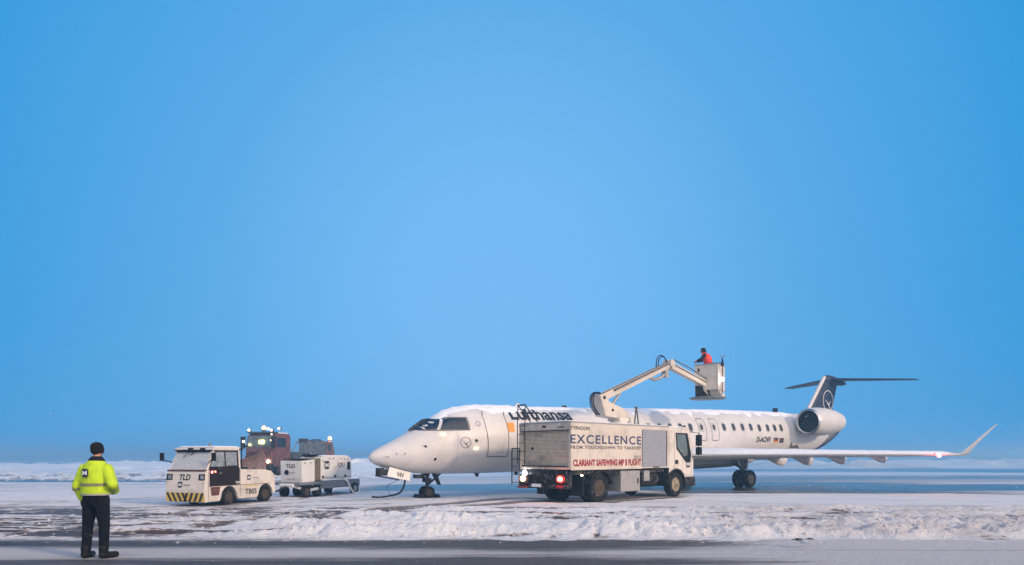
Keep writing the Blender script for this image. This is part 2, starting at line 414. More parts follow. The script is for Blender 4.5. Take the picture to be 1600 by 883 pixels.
    s_o = s_o-.35*sst(29, 34, y)*fbm(x*.03, y*.5, 87, 4)*(.35+.65*sst(-10, 2, x))
    road_l = band(y, 42+.02*x, 55+.05*x, 1.5)*(1-sst(-16, -11, x)); s_o = s_o-1.1*road_l*(.75+.5*(fbm(x*.1, y*.6, 85, 3)-.5))
    farline = np.exp(-((y-(94-.5*x))/4.0)**2)*sst(15, 40, x); s_o = s_o-.9*farline
    tr_shade = np.zeros_like(x)
    for pts, w, k in TRACKS_AND_SHADE:
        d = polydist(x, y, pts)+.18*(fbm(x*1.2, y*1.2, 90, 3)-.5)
        tr_shade = np.maximum(tr_shade, k*(1-sst(w*.6, w*1.5, d)))
    h += (y > edge)*(y < 60)*((.035*fbm(x*.9, y*1.3, 31, 5)+.03*fbm(x*4.5, y*3.5, 37, 4))*sst(0, 2, y-edge)-.03*tr_shade)
    snow = np.where(y < edge, s_f, s_w*wind+s_o*(1-wind))
    snow = snow*(1-.8*tr_shade*(y > 14.4))
    # ploughed banks farther out
    bank = band(y, 57, 88, 5)*(1-sst(-15, -6, x))*sst(-140, -110, x)
    bl = (1-cells(x*.42, y*.16, 12)**2)*.55+fbm(x*1.1, y*.7, 13, 5)*.5
    h += bank*(1.25*bl*(.35+1.1*fbm(x*.07, y*.05, 14, 3)))
    chunk = band(y, 43, 56, 2)*(1-sst(-12, -8, x))*(cells(x*.6, y*.5, 17) < .38)*.28*fbm(x*2, y*2, 18, 3); h += chunk
    snow = np.where(chunk > .06, 1, snow)
    bankr = band(y, 86, 128, 6)*sst(26, 46, x); h += bankr*(1.5*fbm(x*.3, y*.2, 15, 5)*sst(.2, .6, fbm(x*.05, y*.02, 16, 3)))
    bankc = band(y, 120, 170, 9)*(1-sst(18, 30, x)); h += bankc*.35*fbm(x*.1, y*.1, 19, 4)
    snow = np.maximum(snow, np.clip(bank*1.4*(bl > .35)*(.6+.5*fbm(x*.5, y*.4, 33, 3)), 0, 1)); snow = np.maximum(snow, bankr*.8)
    gap = wind*(1-left*.5)*np.clip((.60-lump)*1.5+(.42-ridg)*1.3+(.46-patch)*1.2+.9*(fbm(x*4, y*5, 36, 4)-.5), 0, .8)  # brown dirt low between lumps, its colour also deepening their shading
    dirt = np.clip(wind*(1-s_w)*1.1+gap+tr_shade*.8+.75*right*wind*fbm(x*2, y*3, 34, 3)+.18*left*wind+(y < edge)*(.26+.10*right), 0, 1)  # brown tint carries dirt, ruts, and painted shade under vehicles and between lumps
    h = h*(1-sst(200, 400, np.abs(x)+np.abs(y)))
    return h, np.clip(snow, 0, 1), dirt
def make_ground():
    ys = list(np.linspace(-2500, -40, 6))+list(np.linspace(-30, 4, 10))+list(np.arange(4.3, 9.0, .12))
    y = 9.0
    while y < 2500:
        ys.append(y); y += .032 if y < 14.6 else (.04 if y < 21 else .04+(y-21)*.012+max(0, y-60)*.01)
    ys.append(2500); ys = np.array(ys)
    t = np.linspace(-1, 1, 1050)
    wv = 7+1.0*np.clip(ys, 0, None); X = wv[:, None]*t[None, :]
    padl = np.stack([np.full(len(ys), -2500.), -(wv+1)*3, -(wv)*1.3], 1); padl[:, 1] = np.maximum(padl[:, 1], -2400); padl[:, 2] = np.maximum(padl[:, 2], -2399+0*wv)
    padl[:, 2] = np.minimum(padl[:, 2], -wv-.01)
    mask = wv > 750
    X = np.where(mask[:, None], 2390*t[None, :], X)
    padl[mask, 1] = -2450; padl[mask, 2] = -2420
    X = np.concatenate([padl, X, -padl[:, ::-1]], 1)
    Y = np.repeat(ys[:, None], X.shape[1], 1)
    X = X+0.0
    h, s, d = terrain(X, Y)
    n, m = X.shape
    me = bpy.data.meshes.new('ground'); me.vertices.add(n*m)
    me.vertices.foreach_set('co', np.stack([X, Y, h], 2).astype(np.float32).ravel())
    i = np.arange((n-1)*m).reshape(n-1, m)[:, :-1].ravel()
    F = np.stack([i, i+1, i+m+1, i+m], 1).astype(np.int32)
    me.loops.add(F.size); me.polygons.add(len(F))
    me.loops.foreach_set('vertex_index', F.ravel()); me.polygons.foreach_set('loop_start', np.arange(0, F.size, 4, dtype=np.int32))
    me.polygons.foreach_set('loop_total', np.full(len(F), 4, np.int32))
    me.polygons.foreach_set('use_smooth', np.ones(len(F), bool))
    me.update(calc_edges=True)
    for nm, arr in (('snow', s), ('dirt', d)):  # dirt layer includes the painted shade
        a = me.attributes.new(nm, 'FLOAT', 'POINT'); a.data.foreach_set('value', arr.astype(np.float32).ravel())
    o = bpy.data.objects.new('ground', me); COL.objects.link(o); tag(o, kind='structure')
    m_ = bpy.data.materials.new('snowy_apron'); m_.use_nodes = True; t_ = m_.node_tree; b = t_.nodes['Principled BSDF']; nn = t_.nodes; ll = t_.links
    def attr(k): a = nn.new('ShaderNodeAttribute'); a.attribute_name = k; return a.outputs['Fac']
    tcn = nn.new('ShaderNodeTexCoord')
    def noise(sc, stretch=(1, 1, 1), det=6, rg=.6):
        mp = nn.new('ShaderNodeMapping'); mp.inputs['Scale'].default_value = stretch; ll.new(tcn.outputs['Object'], mp.inputs[0])
        q = nn.new('ShaderNodeTexNoise'); q.inputs['Scale'].default_value = sc; q.inputs['Detail'].default_value = det; q.inputs['Roughness'].default_value = rg
        ll.new(mp.outputs[0], q.inputs[0]); return q.outputs[0]
    def mth(op, a, c, clamp=False):
        q = nn.new('ShaderNodeMath'); q.operation = op; q.use_clamp = clamp
        for k, v in enumerate((a, c)):
            if isinstance(v, (int, float)): q.inputs[k].default_value = v
            else: ll.new(v, q.inputs[k])
        return q.outputs[0]
    def mix(f, a, c):
        q = nn.new('ShaderNodeMixRGB')
        if isinstance(f, float): q.inputs[0].default_value = f
        else: ll.new(f, q.inputs[0])
        for k, v in ((1, a), (2, c)):
            if isinstance(v, tuple): q.inputs[k].default_value = (*v, 1)
            else: ll.new(v, q.inputs[k])
        return q.outputs[0]
    sn = mth('ADD', attr('snow'), mth('MULTIPLY', mth('SUBTRACT', noise(9, (1, 2.5, 1)), .5), .45), True)
    sn = mth('ADD', sn, mth('MULTIPLY', mth('SUBTRACT', noise(60, (1, 1.6, 1), 3, .7), .5), .22), True)
    dirt_and_shade = attr('dirt')
    snowc = mix(mth('MULTIPLY', noise(2.2, (1, 2, 1)), .35), (.86, .87, .90), (.70, .72, .77))
    snowc = mix(mth('MULTIPLY', dirt_and_shade, .8, True), snowc, (.33, .235, .195))
    asph = mix(noise(55, (1, 1, 1), 8, .8), (.022, .021, .022), (.115, .105, .10)); asph = mix(mth('MULTIPLY', dirt_and_shade, .9), asph, (.080, .055, .045))
    ll.new(mix(sn, asph, snowc), b.inputs['Base Color'])
    rr = nn.new('ShaderNodeMapRange'); ll.new(sn, rr.inputs[0]); rr.inputs[1].default_value = .05; rr.inputs[2].default_value = .55; rr.inputs[3].default_value = .22; rough_in = rr; rr.inputs[4].default_value = .85
    nearm = nn.new('ShaderNodeMapRange'); sp_ = nn.new('ShaderNodeSeparateXYZ'); ll.new(tcn.outputs['Object'], sp_.inputs[0]); ll.new(sp_.outputs[1], nearm.inputs[0])
    nearm.inputs[1].default_value = 13; nearm.inputs[2].default_value = 30; nearm.inputs[3].default_value = .30; nearm.inputs[4].default_value = 0   # coarser, salted slush close by; standing melt water farther out
    ll.new(mth('ADD', rr.outputs[0], mth('MULTIPLY', nearm.outputs[0], mth('SUBTRACT', 1.0, sn)), True), b.inputs['Roughness'])
    ll.new(mth('SUBTRACT', .42, mth('MULTIPLY', nearm.outputs[0], .95)), b.inputs['Specular IOR Level'])
    crust = nn.new('ShaderNodeMapRange'); ll.new(sp_.outputs[1], crust.inputs[0]); crust.inputs[1].default_value = 24; crust.inputs[2].default_value = 60; crust.inputs[3].default_value = 0; crust.inputs[4].default_value = .9
    ll.new(crust.outputs[0], b.inputs['Coat Weight']); b.inputs['Coat Roughness'].default_value = .28
    bp = nn.new('ShaderNodeBump'); bp.inputs['Strength'].default_value = 1.0; bp.inputs['Distance'].default_value = .055
    hb = mth('MULTIPLY', mth('ADD', noise(24, (1, 1.4, 1), 7, .65), mth('MULTIPLY', noise(5, (1, 1.5, 1)), 1.2)), mth('ADD', mth('MULTIPLY', sn, 1.0), .12))
    ll.new(hb, bp.inputs['Height']); ll.new(bp.outputs[0], b.inputs['Normal'])
    me.materials.append(m_)
    return o
make_ground()
def gz(x, y):
    h, _, _ = terrain(np.array([float(x)]), np.array([float(y)])); return float(h[0])

def clumps():
    """broken snow crumbs and clods lying in the ploughed strip"""
    n = 15000
    x = rng.uniform(-15, 17, n); y = 12.6+rng.random(n)**1.25*8.2
    patch = fbm(x*.75, y*1.25, 61, 4); left = 1-sst(-8.5, -3.5, x)
    keep = rng.random(n) < np.clip((.35+1.1*(patch-.35))*(1-.75*left), .05, 1)*np.where(y < 13.3, .12, 1)*(1-.6*sst(17, 20.5, y))
    x, y = x[keep], y[keep]; n = len(x); h, _, _ = terrain(x, y)
    r = .008+.034*rng.random(n)**2.2; r = np.where(y < 13.1, r*.55, r)
    p = (1+5**.5)/2
    V = np.array([(-1, p, 0), (1, p, 0), (-1, -p, 0), (1, -p, 0), (0, -1, p), (0, 1, p), (0, -1, -p), (0, 1, -p), (p, 0, -1), (p, 0, 1), (-p, 0, -1), (-p, 0, 1)], float); V /= np.linalg.norm(V[0])
    F = np.array([(0, 11, 5), (0, 5, 1), (0, 1, 7), (0, 7, 10), (0, 10, 11), (1, 5, 9), (5, 11, 4), (11, 10, 2), (10, 7, 6), (7, 1, 8), (3, 9, 4), (3, 4, 2), (3, 2, 6), (3, 6, 8), (3, 8, 9), (4, 9, 5), (2, 4, 11), (6, 2, 10), (8, 6, 7), (9, 8, 1)])
    P = V[None]*(1+rng.uniform(-.32, .32, (n, 12, 1)))*r[:, None, None]*rng.uniform(.7, 1.3, (n, 1, 3))*np.array([1.25, 1, .8])
    P += np.stack([x, y, h-r*.15], 1)[:, None]
    A = (F[None]+12*np.arange(n)[:, None, None]).reshape(-1, 3).astype(np.int32)
    me = bpy.data.meshes.new('snow_clumps'); me.vertices.add(n*12); me.vertices.foreach_set('co', P.astype(np.float32).ravel())
    me.loops.add(A.size); me.polygons.add(len(A)); me.loops.foreach_set('vertex_index', A.ravel())
    me.polygons.foreach_set('loop_start', np.arange(0, A.size, 3, dtype=np.int32)); me.polygons.foreach_set('loop_total', np.full(len(A), 3, np.int32))
    me.polygons.foreach_set('use_smooth', np.ones(len(A), bool)); me.update(calc_edges=True)
    o = bpy.data.objects.new('snow_clumps', me); COL.objects.link(o); me.materials.append(MATS['clod'])
    tag(o, 'crumbly clods of dirty snow lying along the ploughed strip', 'snow', kind='stuff')
clumps()

# ------------------------------------------------------------------ wheels
def wheel(parent, c, r, w, ax=(0, 1, 0), rim='hub', nm='wheel', rimr=.55, out=1):
    """wheel centred at c, axle along ax; out = side on which the hub shows (+1/-1)"""
    ax = Vector(ax).normalized(); c = Vector(c)
    h = w/2
    t = MB().lathe([(-h*.8, r*rimr), (-h, r*.72), (-h*.92, r*.93), (-h*.6, r), (h*.6, r), (h*.92, r*.93), (h, r*.72), (h*.8, r*rimr)], c, ax, 30, True).build(nm, 'tyre', parent, True)
    s = out
    m = MB().lathe([(s*h*.78, r*rimr*1.02), (s*h*.82, r*rimr*.95), (s*h*.35, r*rimr*.8), (s*h*.30, r*rimr*.42), (s*h*.85, r*rimr*.36), (s*h*.9, r*rimr*.2), (-s*h*.7, r*rimr*.2), (-s*h*.7, r*rimr*1.01)], c, ax, 24)
    for k in range(8):
        u = ax.orthogonal().normalized(); w2 = ax.cross(u); a = 2*PI*k/8
        q = c+(u*math.cos(a)+w2*math.sin(a))*r*rimr*.62+ax*s*h*.32
        m.cyl(q, q+ax*s*.02, r*.035, n=6)
    m.build('rim', rim, t, True)
    return t
def lamp(name, parent, c, r, m, power=0, col=(1, 1, 1)):
    o = MB().ball(c, r).build(name, m, parent, True)
    if power:
        l = bpy.data.objects.new('lamp_light', bpy.data.lights.new('lamp_light', 'POINT')); COL.objects.link(l)
        l.data.energy = power; l.data.color = col; l.data.shadow_soft_size = max(.05, (r if isinstance(r, float) else .1)*1.2); l.location = c; l.parent = parent
    return o

# ------------------------------------------------------------------ airliner
PSI = .636; AX, AY = -5.25, 24.6
cs, sn_ = math.cos(PSI), math.sin(PSI)
def pchip(xs, ys):
    xs = np.array(xs, float); ys = np.array(ys, float); h = np.diff(xs); dl = np.diff(ys)/h; m = np.zeros(len(xs))
    for i in range(1, len(xs)-1):
        if dl[i-1]*dl[i] > 0: m[i] = 2*dl[i-1]*dl[i]/(dl[i-1]+dl[i])
    m[0] = dl[0]*1.0; m[-1] = dl[-1]
    def f(x):
        i = int(np.clip(np.searchsorted(xs, x)-1, 0, len(xs)-2)); t = (x-xs[i])/h[i]; t = min(max(t, 0), 1)
        return float((2*t**3-3*t**2+1)*ys[i]+(t**3-2*t**2+t)*h[i]*m[i]+(-2*t**3+3*t**2)*ys[i+1]+(t**3-t**2)*h[i]*m[i+1])
    return f
K = .024
f_top = pchip([0, .06, .2, .45, .8, 1.3, 1.65, 2.0, 2.4, 2.8, 3.2, 3.85, 4.9, 6, 28, 30, 32, 33.2, 33.6],
              [1.58, 1.70, 1.82, 1.96, 2.12, 2.38, 2.57, 2.77, 3.00, 3.20, 3.38, 3.56, 3.66, 3.69, 3.69+22*K, 4.20, 4.02, 3.72, 3.55])
f_bot = pchip([0, .06, .2, .45, .8, 1.3, 2.4, 4, 6, 22.5, 25, 28, 30.6, 33.0, 33.6],
              [1.56, 1.46, 1.35, 1.24, 1.14, 1.05, .95, .93, .95, .95+16.5*K, 1.42, 1.68, 2.08, 3.0, 3.38])
f_hw = pchip([0, .06, .2, .45, .8, 1.3, 2, 2.8, 3.8, 5, 23, 26, 29, 31, 33, 33.6],
             [.02, .14, .26, .42, .58, .77, .99, 1.17, 1.30, 1.345, 1.345, 1.27, .98, .68, .28, .12])
def fsec(a, th, k=1.0):    # th 0 = port horizontal, pi/2 = top ; returns local point (a, -l, z)
    t, b, w = f_top(a), f_bot(a), f_hw(a); zc = (t+b)/2; rz = (t-b)/2
    return (a, -w*k*math.cos(th), zc+rz*k*math.sin(th))
def fz(a, z, off=.006, side=1):
    t, b, w = f_top(a), f_bot(a), f_hw(a); zc = (t+b)/2; rz = (t-b)/2
    q = max(-.999, min(.999, (z-zc)/rz)); c = math.sqrt(1-q*q)
    n = Vector((0, -side*c/w, q/rz)).normalized()
    p = Vector((a, -side*w*c, z))+n*off
    return p
def unp(px, py):
    """pixel of the photograph -> (a, z) on the port flank of the fuselage"""
    l = 1.2; rx, rz = (px-800)/FPX, -(py-HY)/FPX
    for _ in range(30):
        # point d*(rx,1,rz)+cam ; l = (X-AX)*sin - (Y-AY)*cos
        d = (l+AX*sn_-AY*cs)/(rx*sn_-cs); X, Y, Z = rx*d, d, CH+rz*d
        a = (X-AX)*cs+(Y-AY)*sn_
        a = max(.02, min(33, a)); t, b, w = f_top(a), f_bot(a), f_hw(a); zc = (t+b)/2; r = (t-b)/2
        q = max(-1, min(1, (Z-zc)/r)); l = .5*l+.5*w*math.sqrt(1-q*q)
    return a, Z
plane = thing('airliner', (AX, AY, 0), PSI, 'white twin-engine passenger jet with dark blue tail being de-iced on the snowy apron', 'airplane')
NS = 56
av = sorted(set(list(np.linspace(0, .3, 9))+list(np.linspace(.3, 6, 48))+list(np.linspace(6, 24, 37))+list(np.linspace(24, 33.6, 36))))
body = MB(); body.loft([[fsec(a, 2*PI*k/NS) for k in range(NS)] for a in av])
fus = body.build('fuselage', 'plane_white', plane, True, angle=60)
def fpoly(name, pixpoly, m, parent=fus, off=.008, step=.12, both=False):
    az = [unp(*p) for p in pixpoly]
    o = decal_polys(name, [az], parent, m, lambda a, z: fz(a, z, off), step)
    if both: decal_polys(name, [az], parent, m, lambda a, z: fz(a, z, off, -1), step)
    return o
def fline(name, pix, w, m, closed=False, off=.007, raw=False):
    az = pix if raw else [unp(*p) for p in pix]
    den = []
    n = len(az)
    for i in range(n if closed else n-1):
        p, q = az[i], az[(i+1) % n]; k = max(1, int(math.hypot(q[0]-p[0], q[1]-p[1])/.12))
        den += [(p[0]+(q[0]-p[0])*j/k, p[1]+(q[1]-p[1])*j/k) for j in range(k)]
    if not closed: den.append(az[-1])
    return decal_polys(name, stroke(den, w, closed), fus, m, lambda a, z: fz(a, z, off))
# flight deck glazing, both sides
fpoly('cockpit_window', [(637.5, 672), (644, 667), (652, 661), (660, 655.5), (667, 654), (687, 655), (682.5, 671.5)], 'window_glass', both=True)
fpoly('cockpit_window', [(687.5, 671.5), (692, 655), (700, 653.5), (728, 653.5), (733, 671)], 'window_glass', both=True)
fline('window_trim', [(636, 672.7), (683, 672.7), (734.5, 671.8), (729, 652.6), (695, 652.6), (690, 655)], .035, 'seam')
# front door
fline('cabin_door', [(746, 635.5), (753, 650), (759, 668), (763, 690), (761, 713.5), (792, 713), (795, 690), (793, 668), (787, 650), (779, 636)], .032, 'seam')
fline('door_handle', [(786, 694), (786, 706), (777, 707)], .015, 'seam_soft')
fpoly('orange_panel', [(791.5, 660.5), (802, 660.5), (804.5, 675), (794.5, 675)], 'orange_mark')
ea, ez = unp(728, 691.5)
decal_polys('crane_emblem', stroke(ring_pts(ea, ez, .215, .205), .02, True)+bird_strokes(ea, ez, -.19*-1), fus, 'text_black', lambda a, z: fz(a, z, .007), .1)
sa, sz = unp(747, 662)
decal_polys('star_ring', [ring_pts(sa+.09*math.cos(2*PI*k/7), sz+.09*math.sin(2*PI*k/7), .022, .022, 6) for k in range(7)]+stroke(ring_pts(sa, sz, .09, .09, 14), .008, True), fus, 'seam', lambda a, z: fz(a, z, .007))
for (x, y, rx, rz) in ((744.5, 688.5, .065, .06), (680, 717.5, .055, .055), (746, 722.5, .025, .02), (665, 698, .05, .035)):
    a, z = unp(x, y); decal_polys('sensor_port', [ring_pts(a, z, rx, rz, 14)], fus, 'black', lambda a, z: fz(a, z, .009))
for px, py, dx in ((665, 697, -.14), (606, 714, -.06), (619, 710, 0), (632, 709.5, 0)):
    a, z = unp(px, py); p = fz(a, z, 0); n = (fz(a, z, 1)-p)
    MB().cyl(p, p+n*.08, .012, .010, 8).cyl(p+n*.08, p+n*.085+Vector((-.16, 0, 0) if dx else (-.03, 0, .04)), .012, .006, 8).build('air_probe', 'black', fus)
for a in (4.6, 6.6, 8.2, 11.5): 
    z = f_bot(a); MB().prism([(a, z+.02), (a+.25, z+.02), (a+.2, z-.14), (a+.1, z-.14)], 1, -.015, .015).build('antenna', 'dark_metal', fus)
MB().prism([(9.2, f_top(9.2)-.02), (9.6, f_top(9.6)-.02), (9.55, f_top(9.5)+.12), (9.35, f_top(9.4)+.12)], 1, -.015, .015).build('antenna', 'dark_metal', fus)
MB().prism([(6.6, f_top(6.6)-.02), (6.95, f_top(6.9)-.02), (6.9, f_top(6.9)+.17), (6.78, f_top(6.8)+.17)], 1, -.02, .02).build('antenna', 'plane_white', fus)
# landing light glints beside the nose (lit lamps in the photo)
for px, py in ((693, 678.5), (744, 700.8)):
    a, z = unp(px, py); p = fz(a, z, .0)
    MB().ball(p, (.12, .05, .035)).build('ice_inspection_light', 'lamp_yellow', fus, True)
# cabin windows
WL = []
wpx = [1131.5, 1146.5, 1160.5, 1173.5, 1186.5, 1199.5, 1210.5, 1220.5]
aw = [unp(p, 669)[0] for p in wpx]
pitch = (aw[-1]-aw[0])/7
zoff = lambda a: (f_top(a)+f_bot(a) if a < 22 else (3.69+K*(a-6))+(.95+K*(a-6)))/2+.46
adoor = [unp(1097, 672)[0], unp(1116.5, 672)[0]]
a = aw[0]
allw = aw[:]
a0 = adoor[0]-.85
while a0 > 8.0: allw.append(a0); a0 -= pitch
for a in allw+adoor:
    for sd_ in (1, -1):
        z = zoff(a)
        decal_polys('window', [rrect(a, z, .25 if a not in adoor else .2, .36 if a not in adoor else .30, .10)], fus, 'cabin_glass' , lambda u, v, s=sd_: fz(u, v, .008, s), .12)
        if sd_ == 1: decal_polys('window_frame', stroke(rrect(a, z, .30, .42, .12), .03, True), fus, 'seam_soft', lambda u, v: fz(u, v, .006), .15)
for a in adoor:
    z = zoff(a); fline('exit_door', rrect(a+.05, z-.12, .58, 1.12, .12), .035, 'seam', True, raw=True)
for a in (3.1, 4.35, 9.0, 12.4, 15.8, 24.0):   # skin joints
    fline('panel_seam', [fsec(a, R(t))[0::2] for t in range(-62, 78, 8)], .008, 'seam_soft', raw=True)
# titles
def titles(txt, a0, a1, z0, z1, m, bold, shear, name='lettering', side=1):
    th = lambda z, a: math.asin(max(-1, min(1, (z-(f_top(a)+f_bot(a))/2)/((f_top(a)-f_bot(a))/2))))
    t0, t1 = th(z0, a0), th(z1, a0); h = (t1-t0)*1.36; w = a1-a0
    def fn(u, v):
        a = a0+u if side == 1 else a1-u; p = Vector(fsec(a, t0+v/1.36)); p.y *= side
        c = Vector((a, 0, (f_top(a)+f_bot(a))/2)); return p+(p-c).normalized()*.008
    return decal_text(name, txt, fus, m, fn, w, h, bold, shear, .1)
al = unp(800, 657)[0]; ar = unp(893, 657)[0]; zt0 = unp(846, 658)[1]; zt1 = unp(846, 642)[1]
titles('Lufthansa', al, ar+.1, zt0, zt1, 'text_black', .03, 0)
titles('Lufthansa', al, ar, zt0, zt1, 'text_black', .018, 0, side=-1)
rl, rz0 = unp(1181.5, 691); rr_ = unp(1204, 691)[0]; rz1 = unp(1190, 683.5)[1]
titles('D-ACNV', rl, rr_, rz0-.01, rz1+.03, 'text_black', .035, .15)
def flag(px0, px1, cols, ww=None):
    a0 = unp(px0, 687)[0]; a1 = unp(px1, 687)[0]; n = len(cols)
    for k, m in enumerate(cols):
        zb = rz0+(rz1-rz0)*k/n; zt = rz0+(rz1-rz0)*(k+1)/n
        decal_polys('flag', [[(a0, zb), (a1, zb), (a1, zt), (a0, zt)]], fus, m, lambda a, z: fz(a, z, .007), .1)
flag(1209, 1216, ['orange_mark', 'text_red', 'text_black']); flag(1218, 1224.5, ['navy'])
c0 = unp(1221, 687); decal_polys('flag_stars', [ring_pts(c0[0]+.11*math.cos(k*PI/6), c0[1]+.07*math.sin(k*PI/6), .014, .014, 5) for k in range(12)]+stroke(ring_pts(c0[0], c0[1], .11, .07, 24), .006, True), fus, 'orange_mark', lambda a, z: fz(a, z, .009))
# dark tail cone paint: lower aft shell
tcn_ = MB()
tb = [[fsec(a, th, 1.006) for th in np.linspace(R(-8)-R(82)*1.0, R(lim), 14)] for a, lim in zip(np.linspace(28.6, 33.6, 16), [-84, -76, -66, -55, -43, -31, -19, -7, 4, 15, 26, 36, 45, 52, 58, 62])]
for i in range(len(tb)-1):
    o_ = len(tcn_.v); tcn_.add(tb[i]+tb[i+1], [(k, k+1, k+15, k+14) for k in range(13)])
tcn_.build('tail_paint', 'plane_blue', fus, True)
tb2 = MB(); rows = [[fsec(a, math.pi-th, 1.006) for th in np.linspace(R(-90), R(lim), 14)] for a, lim in zip(np.linspace(28.6, 33.6, 16), [-84, -76, -66, -55, -43, -31, -19, -7, 4, 15, 26, 36, 45, 52, 58, 62])]
for i in range(15): tb2.add(rows[i]+rows[i+1], [(k, k+1, k+15, k+14) for k in range(13)])
tb2.build('tail_paint', 'plane_blue', fus, True)
fpoly('faded_lettering', [(1232.5, 700), (1236, 690), (1238.5, 697), (1245, 694.5), (1249, 701)], 'seam', step=.1)
# snow lying on the crown
sm = MB(); rows = []
A_ = np.linspace(2.55, 27.0, 240); TH = np.linspace(R(38), R(142), 26)
for i, a in enumerate(A_):
    row = []
    for j, th in enumerate(TH):
        e = 1-abs(th-PI/2)/R(52); nz = float(fbm(np.array([a*2.2]), np.array([th*3.]), 5, 4)[0]); n2 = float(fbm(np.array([a*7.]), np.array([th*9.]), 6, 3)[0])
        ends = min(1, (a-2.55)/.4, (27-a)/.6)
        thick = .085 if a < 6.3 else .045
        q = max(-.02, (e-.28-.9*(nz-.4))*1.5); hh = min(1, q)*ends*thick*(.55+.9*n2)
        p = Vector(fsec(a, th)); c = Vector((a, 0, (f_top(a)+f_bot(a))/2)); row.append(p+(p-c).normalized()*(hh-.004))
    rows.append(row)
m_ = len(TH)
sm.v = [tuple(p) for r in rows for p in r]; sm.f = [(i*m_+k, i*m_+k+1, (i+1)*m_+k+1, (i+1)*m_+k) for i in range(len(A_)-1) for k in range(m_-1)]
sm.build('snow_cover', 'snow', fus, True)
# belly fairing under the wing
bf = []
for a, w, t, b in ((12.6, .3, 1.35, 1.2), (13.6, 1.15, 1.75, 1.0), (15, 1.5, 1.85, .93), (18, 1.62, 1.95, .95), (20.5, 1.5, 1.95, 1.02), (22.3, 1.1, 1.8, 1.2), (23.2, .3, 1.55, 1.4)):
    bf.append([(a, w*math.copysign(abs(math.cos(q))**.7, math.cos(q)), (t+b)/2+(t-b)/2*math.copysign(abs(math.sin(q))**.8, math.sin(q))) for q in [2*PI*k/28 for k in range(28)]])
MB().loft(bf).build('belly_fairing', 'plane_grey', plane, True)
# wings
def foil(le, chord, t, up=(0, 0, 1), n=11, cdir=(1, 0, 0), twist=0.0):
    le = Vector(le); up = Vector(up).normalized(); cdir = (Vector(cdir)-up*0).normalized()
    xs = [.5*(1-math.cos(PI*k/n)) for k in range(n+1)]
    yt = lambda x: 5*t*(.2969*math.sqrt(x)-.126*x-.3516*x*x+.2843*x**3-.1036*x**4)
    pts = [le+cdir*chord*x+up*chord*(yt(x)*1.0+.02*math.sin(PI*x)*.5) for x in xs[::-1]]
    pts += [le+cdir*chord*x-up*chord*(yt(x)*.9-.02*math.sin(PI*x)*.5) for x in xs[1:-1]]
    return pts
WG = [  # l, LE a, chord, z of LE, thickness
    (.6, 13.9, 6.8, 1.60, .125), (1.5, 14.8, 5.9, 1.62, .12), (3.0, 15.7, 4.95, 1.66, .115), (4.6, 16.7, 3.75, 1.69, .11), (8.0, 18.8, 2.55, 1.70, .105), (11.3, 20.85, 1.55, 1.69, .10)]
